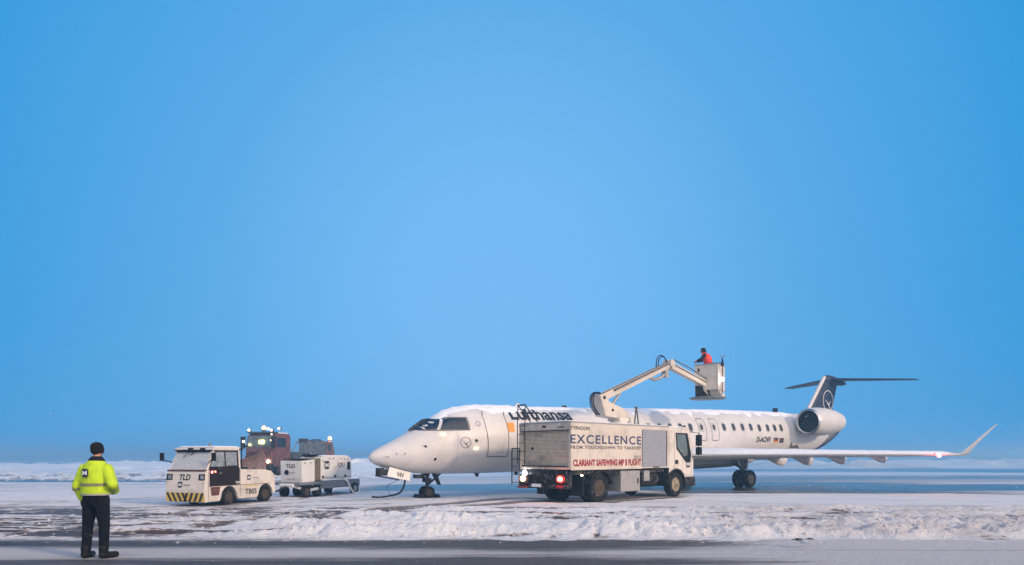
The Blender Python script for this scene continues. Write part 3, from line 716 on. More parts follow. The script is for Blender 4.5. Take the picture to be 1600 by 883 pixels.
for s in (1, -1):
    rings = [foil((a, -s*l, z), c, t, cdir=(1, 0, -.012)) for l, a, c, z, t in WG]
    wing = MB().loft(rings).build('wing', 'plane_white', plane, True, angle=50)
    if s == 1: wing['label'] = 'port wing reaching right with snow on top'
    # winglet
    wl = []
    for l, a, c, z, up in ((11.3, 20.85, 1.50, 1.69, (0, 0, 1)), (11.46, 21.12, 1.15, 1.71, (0, s*.3, .95)), (11.56, 21.25, .72, 1.79, (0, s*.74, .67)), (12.0, 21.62, .42, 2.34, (0, s*.78, .62)), (12.5, 22.05, .16, 2.95, (0, s*.78, .62))):
        wl.append(foil((a, -s*l, z), c, .085, up=up))
    MB().loft(wl).build('winglet', 'plane_white', wing, True, angle=50)
    # flap track fairings
    for l, a, ln, dp in ((3.7, 18.9, 2.3, .46), (5.2, 18.9, 2.1, .43), (6.75, 19.25, 1.9, .36), (8.35, 20.0, 1.7, .28)):
        r_ = []
        for u, w, d in ((0, .02, .02), (.3, .09, .35), (.62, .11, .85), (.85, .08, 1.0), (1, .02, .55)):
            r_.append([(a+ln*u, -s*l+w*math.cos(q), 1.60-dp*d*.5+dp*d*.55*math.sin(q)) for q in [2*PI*k/12 for k in range(12)]])
        MB().loft(r_).build('flap_fairing', 'plane_white', wing, True)
    # snow on top of the wing
    sn_r = []
    for i, (l, a, c, z, t) in enumerate(WG[1:]):
        pass
    rows = []
    for li in np.linspace(1.45, 11.2, 90):
        l = li; k = max(j for j in range(len(WG)-1) if WG[j][0] <= l+1e-6); q = (l-WG[k][0])/(WG[k+1][0]-WG[k][0])
        a, c, z, t = [WG[k][j]+q*(WG[k+1][j]-WG[k][j]) for j in (1, 2, 3, 4)]
        row = []
        for x in [.004, .02, .05, .1, .2, .35, .5, .65, .8, .9, .97]:
            yt = 5*t*(.2969*math.sqrt(x)-.126*x-.3516*x*x+.2843*x**3-.1036*x**4)
            th_ = .055*min(1, x*14, (1-x)*12)*(.5+.9*float(fbm(np.array([l*4.]), np.array([x*5]), 8, 3)[0]))*min(1, (11.2-l)*2+.1)
            row.append((a+c*x, -s*l, z+c*(yt+.01*math.sin(PI*x))-.012*c*x+th_+.002))
        rows.append(row)
    w_ = len(rows[0]); q_ = MB(); q_.v = [p for r in rows for p in r]; q_.f = [(i*w_+k, i*w_+k+1, (i+1)*w_+k+1, (i+1)*w_+k) for i in range(len(rows)-1) for k in range(w_-1)]
    q_.build('snow_cover', 'snow', wing, True)
    # landing gear
    gy = -s*2.05
    g = MB().cyl((19.95, gy, 1.6), (19.95, gy, .45), .11, .08).cyl((19.95, gy-.32, .455), (19.95, gy+.32, .455), .07).cyl((19.95, gy, .7), (19.1, gy, 1.5), .05)
    g.cyl((19.95, gy, .9), (19.9, gy+s*.9, 1.4), .05).box(19.6, 20.2, gy-.05, gy-.01, .95, 1.6)
    g.build('main_landing_gear', 'gear_metal', plane, True)
    for o2 in (-.29, .29): wheel(plane, (19.95, gy+o2, .455), .455, .30, rim='gear_metal', out=1 if o2 > 0 else -1)
    wheel_end = None
# red navigation light on the port wing
nav = [o for o in plane.children if o.name.startswith('wing')][0]
lamp('navigation_light', nav, (20.45, -11.0, 1.66), .075, 'lamp_pink', 25, (1, .1, .08))
lamp('navigation_light', nav, (20.38, -10.85, 1.74), .03, 'lamp_redglow')
# tail fin
fin = []
for z, a, c, t in ((3.6, 28.2, 5.0, .09), (4.2, 28.95, 3.7, .10), (4.55, 29.6, 2.95, .11), (5.4, 30.35, 2.45, .11), (6.3, 31.15, 2.0, .11), (6.62, 31.45, 2.1, .13)):
    le = (a, 0, z); n_ = 10
    xs = [.5*(1-math.cos(PI*k/n_)) for k in range(n_+1)]
    yt = lambda x: 5*t*(.2969*math.sqrt(x)-.126*x-.3516*x*x+.2843*x**3-.1036*x**4)
    fin.append([(a+c*x, -c*yt(x), z) for x in xs[::-1]]+[(a+c*x, c*yt(x), z) for x in xs[1:-1]])
fn_ = MB().loft(fin).build('tail_fin', 'plane_blue', plane, True, angle=50)
# white-frosted leading edge of the fin
le_ = [(28.9, 4.2), (29.57, 4.55), (30.32, 5.4), (31.12, 6.3), (31.5, 6.72)]
MB().tube([(a+.05, -.01, z) for a, z in le_], .115, 12).build('leading_edge', 'plane_white', fn_, True)
bl_ = [(31.35, .03, .03), (31.55, .15, .20), (31.9, .19, .29), (32.4, .21, .31), (33.0, .20, .28), (33.8, .13, .18), (34.35, .02, .03)]
MB().loft([[(a, w*math.cos(q), 6.62-.06*(a-31.3)+h*math.sin(q)) for q in [2*PI*k/18 for k in range(18)]] for a, w, h in bl_]).build('tail_bullet', 'plane_blue', fn_, True)
fn_side = lambda u, v: Vector((30.0+u+.0, -.175+.00*v, 4.75+v))
def fin_fn(a, z): return Vector((a, -(.150 if z < 5.2 else .150-.03*(z-5.2))-.012, z))
decal_polys('crane_emblem', stroke(ring_pts(31.75, 5.18, .60, .66, 36), .05, True)+bird_strokes(31.75, 5.1, .5), fn_, 'text_white', fin_fn, .15)
for s in (1, -1):
    rings = [foil((a, -s*l, z), c, t) for l, a, c, z, t in ((.0, 31.9, 2.3, 6.60, .07), (.3, 32.0, 2.15, 6.60, .07), (4.3, 34.0, 1.05, 6.36 if s == 1 else 6.50, .08))]
    MB().loft(rings).build('tailplane', 'plane_blue', plane, True, angle=50)
# engines
for s in (1, -1):
    ec = Vector((26.0, -s*2.05, 3.60)); ax = Vector((1, 0, .02))
    eng = MB().lathe([(.5, .605), (.25, .605), (.05, .635), (-.02, .675), (.03, .72), (.25, .775), (.9, .82), (1.7, .80), (2.6, .69), (3.3, .53), (3.32, .47), (2.6, .45), (2.0, .45)], ec, ax, 40).build('engine', 'plane_white', plane, True)
    MB().lathe([(.16, .612), (.05, .64), (-.025, .68), (.035, .728), (.10, .745), (.10, .735), (.04, .70), (-.01, .675), (.06, .65), (.16, .618)], ec+Vector((-.004, 0, 0)), ax, 40, True).build('inlet_lip', 'bare_metal', eng, True)
    MB().lathe([(.14, .625), (.16, .606), (.42, .590), (.42, .60), (.16, .618)], ec, ax, 36, True).build('inlet_duct', 'black', eng, True)
    MB().lathe([(.42, .60), (.44, .60)], ec, ax, 30).build('fan_back', 'black', eng)
    fb = MB()
    for k in range(22):
        q = 2*PI*k/22; u = Vector((0, math.cos(q), math.sin(q))); w = Vector((0, -math.sin(q), math.cos(q)))
        p0 = ec+Vector((.36, 0, 0)); a1 = p0+u*.14; b1 = p0+u*.58
        fb.add([a1-w*.03+Vector((.03, 0, 0)), a1+w*.03-Vector((.03, 0, 0)), b1+w*.055-Vector((.01, 0, 0)), b1-w*.055+Vector((.05, 0, 0))], [(0, 1, 2, 3)])
    fb.build('fan', 'dark_metal', eng)
    MB().lathe([(.10, .01), (.16, .07), (.26, .12), (.40, .15)], ec, ax, 20).build('spinner', 'dark_metal', eng, True)
    MB().lathe([(2.2, .44), (3.3, .34), (3.75, .26), (3.8, .05)], ec, ax, 24).build('exhaust_nozzle', 'gear_metal', eng, True)
    MB().hexa([(27.0, -s*.9, 3.35), (29.2, -s*.7, 3.4), (29.0, -s*1.5, 3.42), (27.2, -s*1.5, 3.38), (27.0, -s*.9, 3.60), (29.2, -s*.7, 3.60), (29.0, -s*1.5, 3.62), (27.2, -s*1.5, 3.62)]).build('engine_pylon', 'plane_white', plane, bevel=.03)
a, z = 24.2, f_top(24.2)
MB().box(25.6, 25.9, -.25, -.1, f_top(25.7)-.03, f_top(25.7)+.25).build('anti_collision_light', 'navy', fus)
# nose gear, gear door, hanging cable
g = MB().cyl((2.75, 0, 1.2), (2.72, 0, .22), .075, .055).cyl((2.72, -.2, .225), (2.72, .2, .225), .035).cyl((2.72, -.03, .5), (3.5, -.03, 1.1), .04)
g.cyl((2.8, -.05, .95), (2.2, -.08, .85), .05).box(2.15, 2.45, -.12, .05, .78, .92).cyl((2.7, .12, .8), (2.2, .1, .9), .04).box(2.6, 2.85, -.14, .14, .62, .78).cyl((2.75, -.12, .95), (2.6, -.16, .6), .04)
_o = g.build('nose_landing_gear', 'dark_metal', plane, True); _o.location.x = -.30
MB().hexa([(3.15, -.10, .52), (3.3, -.10, .50), (3.3, -.06, .50), (3.15, -.06, .52), (2.75, -.2, 1.1), (3.0, -.2, 1.1), (3.0, -.16, 1.1), (2.75, -.16, 1.1)]).build('gear_door', 'dark_metal', plane).location.x = -.30
for o2 in (-.17, .17): wheel(plane, (2.42, o2, .235), .235, .15, rim='hub', out=-1 if o2 < 0 else 1, rimr=.55)
# open nose door with the registration letters
ddo = Vector((1.15, -.42, 1.12))
dr = MB().hexa([(.50, -.50, .90), (1.42, -.50, .70), (1.42, -.47, .70), (.50, -.47, .90), (.64, -.42, 1.24), (1.52, -.42, 1.02), (1.52, -.38, 1.02), (.64, -.38, 1.24)]).build('nose_gear_door', 'plane_white', plane, bevel=.01)
def nd(u, v):
    a = .5+u; return Vector((a+.03*v/.35, -.507+.08*v/.34, .90-.217*(a-.5)+v))
decal_text('lettering', 'NV', dr, 'text_black', lambda u, v: nd(u+.42, v+.07), .27, .17, .03)
MB().box(.22, .60, -.42, -.1, .92, 1.15).box(.2, .45, -.36, -.15, .98, 1.2).build('ground_power_panel', 'dark_metal', plane, bevel=.02)
MB().hexa([(.12, -.48, .90), (1.0, -.48, .74), (1.0, -.3, .74), (.12, -.3, .90), (.12, -.48, .94), (1.0, -.48, .78), (1.0, -.3, .78), (.12, -.3, .94)]).build('door_edge', 'black', plane)

def aw_(a, l, z): return Vector((AX+a*cs+l*sn_, AY+a*sn_-l*cs, z))
def spline(pts, n=10):
    pts = [Vector(p) for p in pts]; out = []
    for i in range(len(pts)-1):
        p0 = pts[max(i-1, 0)]; p1 = pts[i]; p2 = pts[i+1]; p3 = pts[min(i+2, len(pts)-1)]
        for k in range(n):
            t = k/n; out.append(.5*((2*p1)+(-p0+p2)*t+(2*p0-5*p1+4*p2-p3)*t*t+(-p0+3*p1-3*p2+p3)*t**3))
    return out+[pts[-1]]
c0 = aw_(1.28, .42, .82)
def gp(px, py): x, y = G(px, py); return (x, y, gz(x, y)+.03)
pc = MB().tube(spline([c0, c0+Vector((-.06, 0, -.3)), c0+Vector((-.26, .05, -.58)), gp(598, 779), gp(590, 780), gp(582, 779)]), .035).build('power_cable', 'rubber', None, True)
tag(pc, 'thick black power cable drooping from under the jet nose onto the snow', 'cable')
c1 = aw_(1.0, .44, .75)
pc = MB().tube(spline([c1, Vector((gp(612, 777)[0], 25.6, .45)), gp(616, 782)]), .008, 6).build('tether_line', 'rubber', None, True)
tag(pc, 'thin dark line hanging beside the drooping black cable', 'cable')
for k, (aa, lab) in enumerate(((2.08, 'black wheel chock ahead of the jet nose wheels'), (2.76, 'black wheel chock behind the jet nose wheels'))):
    q = MB().prism([(-.12, 0), (.12, 0), (.04, .14), (-.04, .14)], 1, -.3, .3).build('wheel_chock', 'rubber', None, bevel=.01)
    p = aw_(aa, .0, 0); q.location = (p.x, p.y, gz(p.x, p.y)); q.rotation_euler = (0, 0, PSI); tag(q, lab, 'wheel chock', 'chocks at the nose wheels')

# ------------------------------------------------------------------ de-icing truck
TA = R(43.3)
truck = thing('deicing_truck', (2.4, 24.5, 0), TA, 'cream de-icing truck with raised boom and basket parked beside the white jet', 'truck')
yn, yf = -1.25, 1.22      # near (right) and far side
BZ0, BZ1 = 1.18, 2.80
box_ = MB().box(-1.70, 3.90, yn+.04, yf, BZ0, BZ1-.05).build('body', 'truck_panel', truck, bevel=.02)
MB().box(-1.78, 2.18, yn-.01, yn+.037, BZ0-.02, BZ1).build('side_panel', 'truck_panel', truck, bevel=.008)
MB().box(2.18, 3.96, yn-.012, yn+.037, 2.63, BZ1).box(3.83, 3.96, yn-.012, yn+.037, BZ0, 2.63).box(2.18, 3.83, yn-.012, yn+.037, BZ0, 1.22).build('shutter_frame', 'truck_panel', truck, bevel=.005)
sh = MB()
for k in range(23): z = 1.225+k*.061; sh.prism([(yn+.0, z), (yn-.006, z+.02), (yn-.006, z+.04), (yn+.0, z+.058), (yn+.037, z+.058), (yn+.037, z)], 0, 2.19, 3.82)
sh.build('roller_shutter', 'grey_shutter', truck)
MB().box(3.79, 3.83, yn-.016, yn-.012, 1.25, 2.62).box(2.18, 2.205, yn-.016, yn-.012, 1.25, 2.62).box(2.9, 3.3, yn-.03, yn-.012, 1.20, 1.235).build('shutter_rail', 'black', truck)
MB().box(-1.78, 3.96, yn-.02, yf+.02, BZ1-.05, BZ1+.005).build('roof', 'grey_box', truck, bevel=.008)
rs = MB().box(-1.80, 3.9, yn+.1, yf-.1, BZ1+.005, BZ1+.03).build('roof_snow', 'snow', truck, bevel=.02)
# rear wall
rear = MB()
for k in range(26): z = 1.30+k*.046; rear.prism([(-1.72, z), (-1.745, z+.012), (-1.745, z+.034), (-1.72, z+.044)], 1, yn+.10, yf-.14)
rear.build('rear_shutter', 'rear_shutter', truck)
MB().box(-1.79, -1.70, yn, yn+.10, BZ0, BZ1-.05).box(-1.79, -1.70, yf-.14, yf, BZ0, BZ1-.05).box(-1.785, -1.70, yn+.10, yf-.14, 2.50, BZ1-.05).box(-1.785, -1.70, yn+.10, yf-.14, BZ0, 1.29).build('rear_frame', 'rear_shutter', truck, bevel=.008)
MB().box(-1.80, -1.785, -.1, .06, 2.62, 2.68).box(-1.80, -1.785, -.95, -.7, 2.60, 2.63).cyl((-1.81, .55, 1.9), (-1.79, .55, 1.9), .05).box(-1.8, -1.785, yn+.1, yf-.14, 1.26, 1.30).build('rear_fitting', 'black', truck)
MB().box(-1.83, -1.79, yn+.05, yf-.1, 2.495, 2.52).build('drip_rail', 'chassis', truck)
# ladder at the far rear corner
ld = MB()
for y in (.80, 1.18):
    ld.tube([(-1.92, y, 1.35), (-1.92, y, 2.7), (-1.90, y, 3.45)], .016)
ld.tube([(-1.90, .80, 3.45), (-1.90, 1.18, 3.45)], .025).tube([(-1.90, .82, 3.45), (-1.2, .82, 2.82)], .022).tube([(-1.90, 1.18, 3.45), (-1.2, 1.18, 2.82)], .022)
for k in range(7): z = 1.5+k*.3; ld.tube([(-1.92, .80, z), (-1.92, 1.18, z)], .011)
ld.build('ladder', 'dark_metal', truck, True)
l2 = MB()
for y in (1.0, 1.38): l2.tube([(-2.0, y, .62), (-2.0, y, 1.9)], .022)
for k in range(5): l2.tube([(-2.0, 1.0, .7+k*.28), (-2.0, 1.38, .7+k*.28)], .012)
l2.tube([(-2.0, 1.0, 1.9), (-2.0, 1.38, 1.9)], .022).build('folding_step', 'dark_metal', truck, True)
# chassis, bumper, lights
MB().box(-1.7, 5.6, -.45, -.33, .72, .98).box(-1.7, 5.6, .33, .45, .72, .98).box(-1.65, 3.8, yn+.12, yf-.1, 1.0, 1.17).box(-.8, .5, -.9, .9, .45, .62).box(-1.7, -1.55, -1.1, 1.1, .55, 1.1).build('chassis', 'chassis', truck, bevel=.01)
MB().box(-1.86, -1.72, yn+.12, yf-.05, .52, .66).build('rear_bumper', 'chassis', truck, bevel=.01)
MB().box(-1.88, -1.70, -1.12, -.62, .70, 1.02).build('tail_light_housing', 'chassis', truck, bevel=.03)
MB().ball((-1.885, -.87, .86), (.02, .21, .14)).build('tail_light_halo', 'lamp_redglow', truck, True)  # red halo round the lamp, shaped as a weakly glowing lens
lamp('tail_light', truck, (-1.90, -.87, .86), (.04, .11, .07), 'lamp_redhot', 25, (1, .12, .05))
MB().box(-1.885, -1.80, -1.0, -.65, .55, .66).build('red_reflector', 'red_lens', truck)
MB().box(-1.88, -1.70, .68, 1.12, .66, .98).build('tail_light_housing', 'dark_metal', truck, bevel=.02)
lamp('tail_light', truck, (-1.90, .92, .84), (.03, .12, .10), 'lamp_redhot', 8, (1, .4, .3))
lamp('tail_light', truck, (-1.87, .86, 1.04), (.03, .10, .10), 'lamp_white')
lamp('marker_lamp', truck, (-1.2, yn+.02, .98), .035, 'lamp_head')
MB().box(-1.9, -1.72, .70, 1.2, .50, .58).build('red_reflector', 'red_lens', truck)
MB().box(-1.885, -1.865, .05, .50, .56, .67).build('number_plate', 'text_white', truck)
for y0 in (-1.1, .5): MB().box(-1.0, -.93, y0, y0+.6, .25, 1.0).build('mud_flap', 'rubber', truck)
# underfloor boxes
MB().box(.95, 2.10, yn+.02, -.5, .34, 1.10).build('tool_box', 'grey_box', truck, bevel=.02)
MB().box(1.93, 1.96, yn-.012, yn+.02, .62, .82).build('box_latch', 'black', truck)
MB().box(2.2, 3.6, -.9, -.45, .45, .95).cyl((2.35, -.9, .75), (3.4, -.9, .75), .26).build('air_tank', 'chassis', truck, True)
MB().box(2.45, 2.8, -1.16, -1.12, .7, 1.08).build('step_plate', 'grey_box', truck)
# mudguards
mg = MB()
for cx in (-.15,):
    for s in (-1, 1):
        y0, y1 = (yn+.02, -.55) if s == -1 else (.55, yf-.02)
        arc = [(cx+.64*math.cos(R(t)), .55+.58*math.sin(R(t))) for t in range(8, 173, 12)]
        inner = [(cx+.61*math.cos(R(t)), .55+.55*math.sin(R(t))) for t in range(172, 7, -12)]
        mg.prism(arc+inner, 1, y0, y1)
mg.build('mudguard', 'chassis', truck)
for s in (-1, 1):
    wheel(truck, (-.15, s*1.02, .52), .52, .30, out=s, rimr=.56)
    wheel(truck, (-.15, s*.68, .52), .52, .28, out=s, rimr=.56)
    wheel(truck, (4.58, s*1.04, .50), .50, .30, out=s, rimr=.56, rim='hub_pale')
MB().cyl((-.15, -.95, .52), (-.15, .95, .52), .1).cyl((4.58, -.95, .5), (4.58, .95, .5), .08).ball((-.15, 0, .5), .24).build('axle', 'chassis', truck, True)
# cab
cabp = [(4.02, .95), (4.06, 2.70), (4.22, 2.79), (5.35, 2.79), (5.55, 2.68), (5.78, 1.72), (5.84, 1.55), (5.86, .62), (5.20, .58), (5.16, .80), (4.98, 1.02), (4.58, 1.12), (4.2, 1.02), (4.1, .95)]
cab = MB().prism(cabp, 1, -1.19, 1.19).build('cab', 'cream', truck, bevel=.035)
wf = plane_fn((0, -1.192, 0), (1, 0, 0), (0, 0, 1), (0, -.004, 0)); wf2 = plane_fn((0, 1.192, 0), (1, 0, 0), (0, 0, 1), (0, .004, 0))
for i_, f_ in ((0, wf), (1, wf2)):
    d_ = -1 if i_ == 0 else 1
    decal_polys('window_trim', [[(4.52, 2.56), (5.38, 2.56), (5.66, 1.70), (5.60, 1.38), (5.30, 1.35), (4.58, 1.92)]], cab, 'black', f_)
    f3 = lambda a, b, f_=f_, d_=d_: Vector(f_(a, b))+Vector((0, d_*.004, 0))
    decal_polys('side_window', [[(4.60, 2.50), (5.22, 2.50), (5.40, 1.80), (5.36, 1.66), (5.10, 1.62), (4.66, 1.96)]], cab, 'cab_glass', f3)
    decal_polys('door_seam', stroke([(4.45, 2.62), (4.45, 1.15), (4.75, 1.10), (5.30, .85), (5.68, .85), (5.70, 1.65)], .015), cab, 'seam', f_)
    decal_polys('door_handle', [rrect(4.60, 1.40, .22, .16, .04)], cab, 'black', f_)
MB().hexa([(5.80, -1.05, 1.68), (5.80, 1.05, 1.68), (5.74, 1.05, 1.68), (5.74, -1.05, 1.68), (5.59, -1.0, 2.56), (5.59, 1.0, 2.56), (5.53, 1.0, 2.56), (5.53, -1.0, 2.56)]).build('windscreen', 'window_glass', cab)
menzies_m(cab, plane_fn((5.28, -1.198, 1.17), (1, 0, 0), (0, 0, 1)), .27)
MB().box(4.0, 4.12, -1.19, 1.19, .7, 2.5).box(5.2, 5.95, -1.21, 1.21, .40, .80).build('front_bumper', 'chassis', truck, bevel=.03)
MB().box(5.9, 5.96, -1.1, -.85, .5, .65).box(5.9, 5.96, .85, 1.1, .5, .65).build('headlight', 'clear_glass', truck)
arc = [(4.58+.64*math.cos(R(t)), .52+.62*math.sin(R(t))) for t in range(5, 176, 12)]; inn = [(4.58+.585*math.cos(R(t)), .52+.565*math.sin(R(t))) for t in range(175, 4, -12)]
MB().prism(arc+inn, 1, -1.215, -.75).prism(arc+inn, 1, .75, 1.215).build('mudguard', 'chassis', truck)
for s in (-1, 1):
    mr = MB().tube([(5.62, s*1.15, 2.62), (5.85, s*1.42, 2.58), (5.86, s*1.42, 1.62), (5.74, s*1.17, 1.60)], .018).box(5.80, 5.93, s*1.42-.11, s*1.42+.11, 2.05, 2.50).box(5.80, 5.93, s*1.42-.11, s*1.42+.11, 1.68, 2.0)
    mr.build('wing_mirror', 'black', truck, bevel=.02)
MB().box(5.0, 5.06, -1.32, -1.2, 2.80, 2.86).box(4.9, 5.3, -.2, .2, 2.79, 2.86).build('roof_fitting', 'black', cab)
MB().box(4.12, 5.4, -1.05, 1.05, 2.792, 2.83).build('roof_snow', 'snow', cab, bevel=.015)
# lettering on the near side panel: map photo columns to truck x
def tx(px, y=yn): 
    q = (px-800)/FPX; c, s = math.cos(TA), math.sin(TA)
    X0, Y0 = 2.4-s*y, 24.5+c*y
    return (q*Y0-X0)/(c-q*s)
def tz(px, py, y=yn): x = tx(px, y); return CH-(py-HY)*(24.5+math.cos(TA)*y+math.sin(TA)*x)/FPX
pf = lambda x0, z0: plane_fn((x0, yn-.014, z0), (1, 0, 0), (0, 0, 1))
sp = truck
def panel_text(txt, p0, p1, ytop, ybot, m, bold, shear=0, space=1.0):
    x0, x1 = tx(p0), tx(p1); z0 = tz(p0, ybot); z1 = tz(p0, ytop)
    return decal_text('lettering', txt, sp, m, pf(x0, z0), x1-x0, z1-z0, bold, shear, None, space)
panel_text('TYPHOON', 891, 921, 665.5, 671.5, 'text_grey', .035)
panel_text('EXCELLENCE', 891, 1001.5, 678.5, 693, 'text_blue', .022, 0, 1.2)
panel_text('FROM TOUCHDOWN TO TAKEOFF', 891, 1001, 696, 701.5, 'text_grey', .035, 0, 1.15)
panel_text('CLARIANT SAFEWING MP II FLIGHT', 895, 1001.5, 718, 729, 'text_red', .05)
panel_text('2022', 989.5, 1001, 712, 717, 'text_grey', .01)
# turret, boom and basket
TY = .2
MB().cyl((2.66, TY, 2.82), (2.66, TY, 3.0), .34, .34, 24).box(2.35, 3.05, TY-.3, TY+.3, 3.0, 3.12).cyl((2.66, TY, 3.1), (2.66, TY, 3.25), .2).box(2.95, 3.15, TY-.4, TY+.1, 2.95, 3.15).build('turret', 'cream', truck, bevel=.015)
kn = MB().prism([(2.98, 3.10), (2.30, 3.10), (1.55, 3.15), (1.22, 3.88), (1.28, 3.98), (1.62, 3.95), (1.75, 3.72), (2.55, 3.52), (3.0, 3.28)], 1, TY-.26, TY+.26).build('boom_knuckle', 'truck_panel', truck, bevel=.02)
MB().cyl((1.95, TY-.29, 3.4), (1.95, TY+.29, 3.4), .05).cyl((1.45, TY-.29, 3.85), (1.45, TY+.29, 3.85), .06).build('pivot_pin', 'black', kn, True)
def beam(a, b, w, h0, h1, y=TY):
    """square-section beam in the xz plane between a and b, top edge on the line"""
    a = Vector((a[0], 0, a[1])); b = Vector((b[0], 0, b[1])); d = (b-a).normalized(); n = Vector((-d.z, 0, d.x))
    v = []
    for p, h in ((a, h0), (b, h1)):
        v += [p+n*h/2+Vector((0, y-w/2, 0)), p+n*h/2+Vector((0, y+w/2, 0)), p-n*h/2+Vector((0, y+w/2, 0)), p-n*h/2+Vector((0, y-w/2, 0))]
    return v
bm_ = MB().hexa(beam((1.38, 3.80), (6.14, 5.56), .26, .30, .24)).build('lower_boom', 'truck_panel', truck, bevel=.02)
MB().hexa(beam((2.2, 4.19), (5.9, 5.56), .10, .07, .05, TY-.16)).tube([(1.5, TY-.15, 4.03), (3, TY-.15, 4.58), (5.8, TY-.15, 5.62)], .022).build('boom_rail', 'seam', bm_)
MB().tube([(4.7, TY, 4.90), (5.1, TY, 4.82), (5.55, TY, 4.95), (5.85, TY, 5.15)], .07).box(5.75, 6.0, TY-.1, TY+.1, 4.98, 5.45).build('elbow_link', 'grey_box', bm_, True)
MB().cyl((6.14, TY-.2, 5.60), (6.14, TY+.2, 5.60), .17, n=20).build('elbow_joint', 'truck_panel', truck, True)
ub = MB().hexa(beam((6.14, 5.55), (9.05, 4.93), .24, .30, .28)).build('upper_boom', 'truck_panel', truck, bevel=.02)
MB().tube([(6.3, TY-.14, 5.78), (7.6, TY-.14, 5.52), (9.0, TY-.14, 5.16)], .025).hexa(beam((6.2, 5.60), (9.0, 5.0), .02, .05, .05, TY-.13)).build('boom_rail', 'seam', ub)
MB().cyl((2.15, TY, 3.55), (2.75, TY, 4.12), .055).cyl((2.6, TY, 3.98), (2.95, TY, 4.32), .03).ball((2.98, TY, 4.32), .08).build('lift_cylinder', 'grey_box', truck, True)
hz = MB()
for dy in (-.08, 0, .08): hz.tube(spline([(1.6, TY+dy, 3.98), (1.25, TY+dy, 4.05), (1.03, TY+dy, 3.85), (1.08, TY+dy, 3.5), (1.4, TY+dy, 3.2)]), .022)
hz.build('hydraulic_hose', 'navy', truck, True); hz = MB()
for k, dy in enumerate((-.1, .05)): hz.tube(spline([(5.05+k*.35, TY+dy, 5.25), (5.12+k*.35, TY+dy, 5.68), (5.35+k*.33, TY+dy, 5.86), (5.65+k*.28, TY+dy, 5.82), (5.9+k*.15, TY+dy, 5.58)]), .022)
hz.build('hydraulic_hose', 'navy', truck, True)
# A-frame rest on the roof
MB().tube([(3.55, .1, 2.8), (3.66, .1, 3.55), (3.70, .1, 3.55), (3.86, .1, 2.8)], .032).tube([(3.63, .1, 3.58), (3.73, .1, 3.58)], .05).build('boom_rest', 'seam', truck, True)
# basket (turned a little against the boom)
BX, BY = 9.50, TY
bang = R(-33)-TA     # its width axis in truck space
bu = Vector((math.cos(bang), math.sin(bang), 0)); bw = Vector((-math.sin(bang), math.cos(bang), 0))
BC = Vector((BX, BY, 0))
def BP(u, w, z): return BC+bu*u+bw*w+Vector((0, 0, z))
def bbox(mb, u0, u1, w0, w1, z0, z1): return mb.hexa([BP(u0, w0, z0), BP(u1, w0, z0), BP(u1, w1, z0), BP(u0, w1, z0), BP(u0, w0, z1), BP(u1, w0, z1), BP(u1, w1, z1), BP(u0, w1, z1)])
hw_ = .54; FZ = 4.68; RZ = 5.80
bk = MB()
bbox(bk, -hw_, hw_, -hw_, -hw_+.03, FZ, RZ); bbox(bk, -hw_, hw_, hw_-.03, hw_, FZ, RZ); bbox(bk, -hw_, -hw_+.03, -hw_+.03, hw_-.03, FZ, RZ); bbox(bk, hw_-.03, hw_, -hw_+.03, hw_-.03, FZ, RZ); bbox(bk, -hw_, hw_, -hw_, hw_, FZ-.04, FZ)
bask = bk.build('basket', 'truck_panel', truck, bevel=.012)
MB().tube([BP(-hw_, -hw_, RZ+.02), BP(hw_, -hw_, RZ+.02), BP(hw_, hw_, RZ+.02), BP(-hw_, hw_, RZ+.02), BP(-hw_, -hw_, RZ+.02)], .028).build('rim_rail', 'grey_box', bask)
q = MB(); bbox(q, -hw_+.03, -.05, -hw_-.02, -.1, FZ-.30, FZ+.18); bbox(q, -.2, .1, -hw_-.015, 0, FZ-.3, FZ-.04); q.build('basket_bracket', 'chassis', bask); q = MB(); bbox(q, -.40, -.32, -hw_-.012, -hw_-.001, 5.50, 5.66); q.build('basket_vent', 'chassis', bask)
q = MB(); q.hexa([BP(-.12, -hw_-.03, FZ-.05), BP(.1, -hw_-.03, FZ-.28), BP(.1, -hw_+.05, FZ-.28), BP(-.12, -hw_+.05, FZ-.05), BP(-.22, -hw_-.03, FZ+.42), BP(-.14, -hw_-.03, FZ+.42), BP(-.14, -hw_+.05, FZ+.42), BP(-.22, -hw_+.05, FZ+.42)]); q.hexa([BP(.15, -.3, FZ-.28), BP(.62, -.3, FZ-.30), BP(.62, .3, FZ-.30), BP(.15, .3, FZ-.28), BP(.0, -.4, FZ-.04), BP(.50, -.4, FZ-.04), BP(.50, .4, FZ-.04), BP(.0, .4, FZ-.04)]); q.build('basket_arm', 'truck_panel', bask)
pl = MB().loft([[BP(-.10+.84*math.cos(t)*k, .84*math.sin(t)*k*.8, z) for t in [2*PI*i/28 for i in range(28)]] for k, z in ((.90, FZ-.42), (1.0, FZ-.38), (1.0, FZ-.34), (.92, FZ-.31))]).build('bumper_ring', 'grey_blue', bask, True)
MB().cyl(BP(-.55, -.2, FZ-.32), BP(-.40, -.2, FZ-.05), .04).cyl(BP(-.4, .2, FZ-.32), BP(-.3, .2, FZ-.05), .04).build('ring_strut', 'grey_box', bask, True)
MB().tube([BP(hw_+.10, -.3, FZ-.25), BP(hw_+.12, -.3, 5.3), BP(hw_+.12, -.3, 6.05)], .022).tube([BP(hw_-.45, -hw_, RZ+.06), BP(hw_+.12, -.3, RZ+.06)], .025).cyl(BP(hw_+.12, -.3, 5.72), BP(hw_+.12, -.3, 5.92), .07, .05).cyl(BP(hw_+.12, -.3, 5.92), BP(hw_+.12, -.3, 6.1), .045, .02).build('spray_lance', 'navy', bask, True)
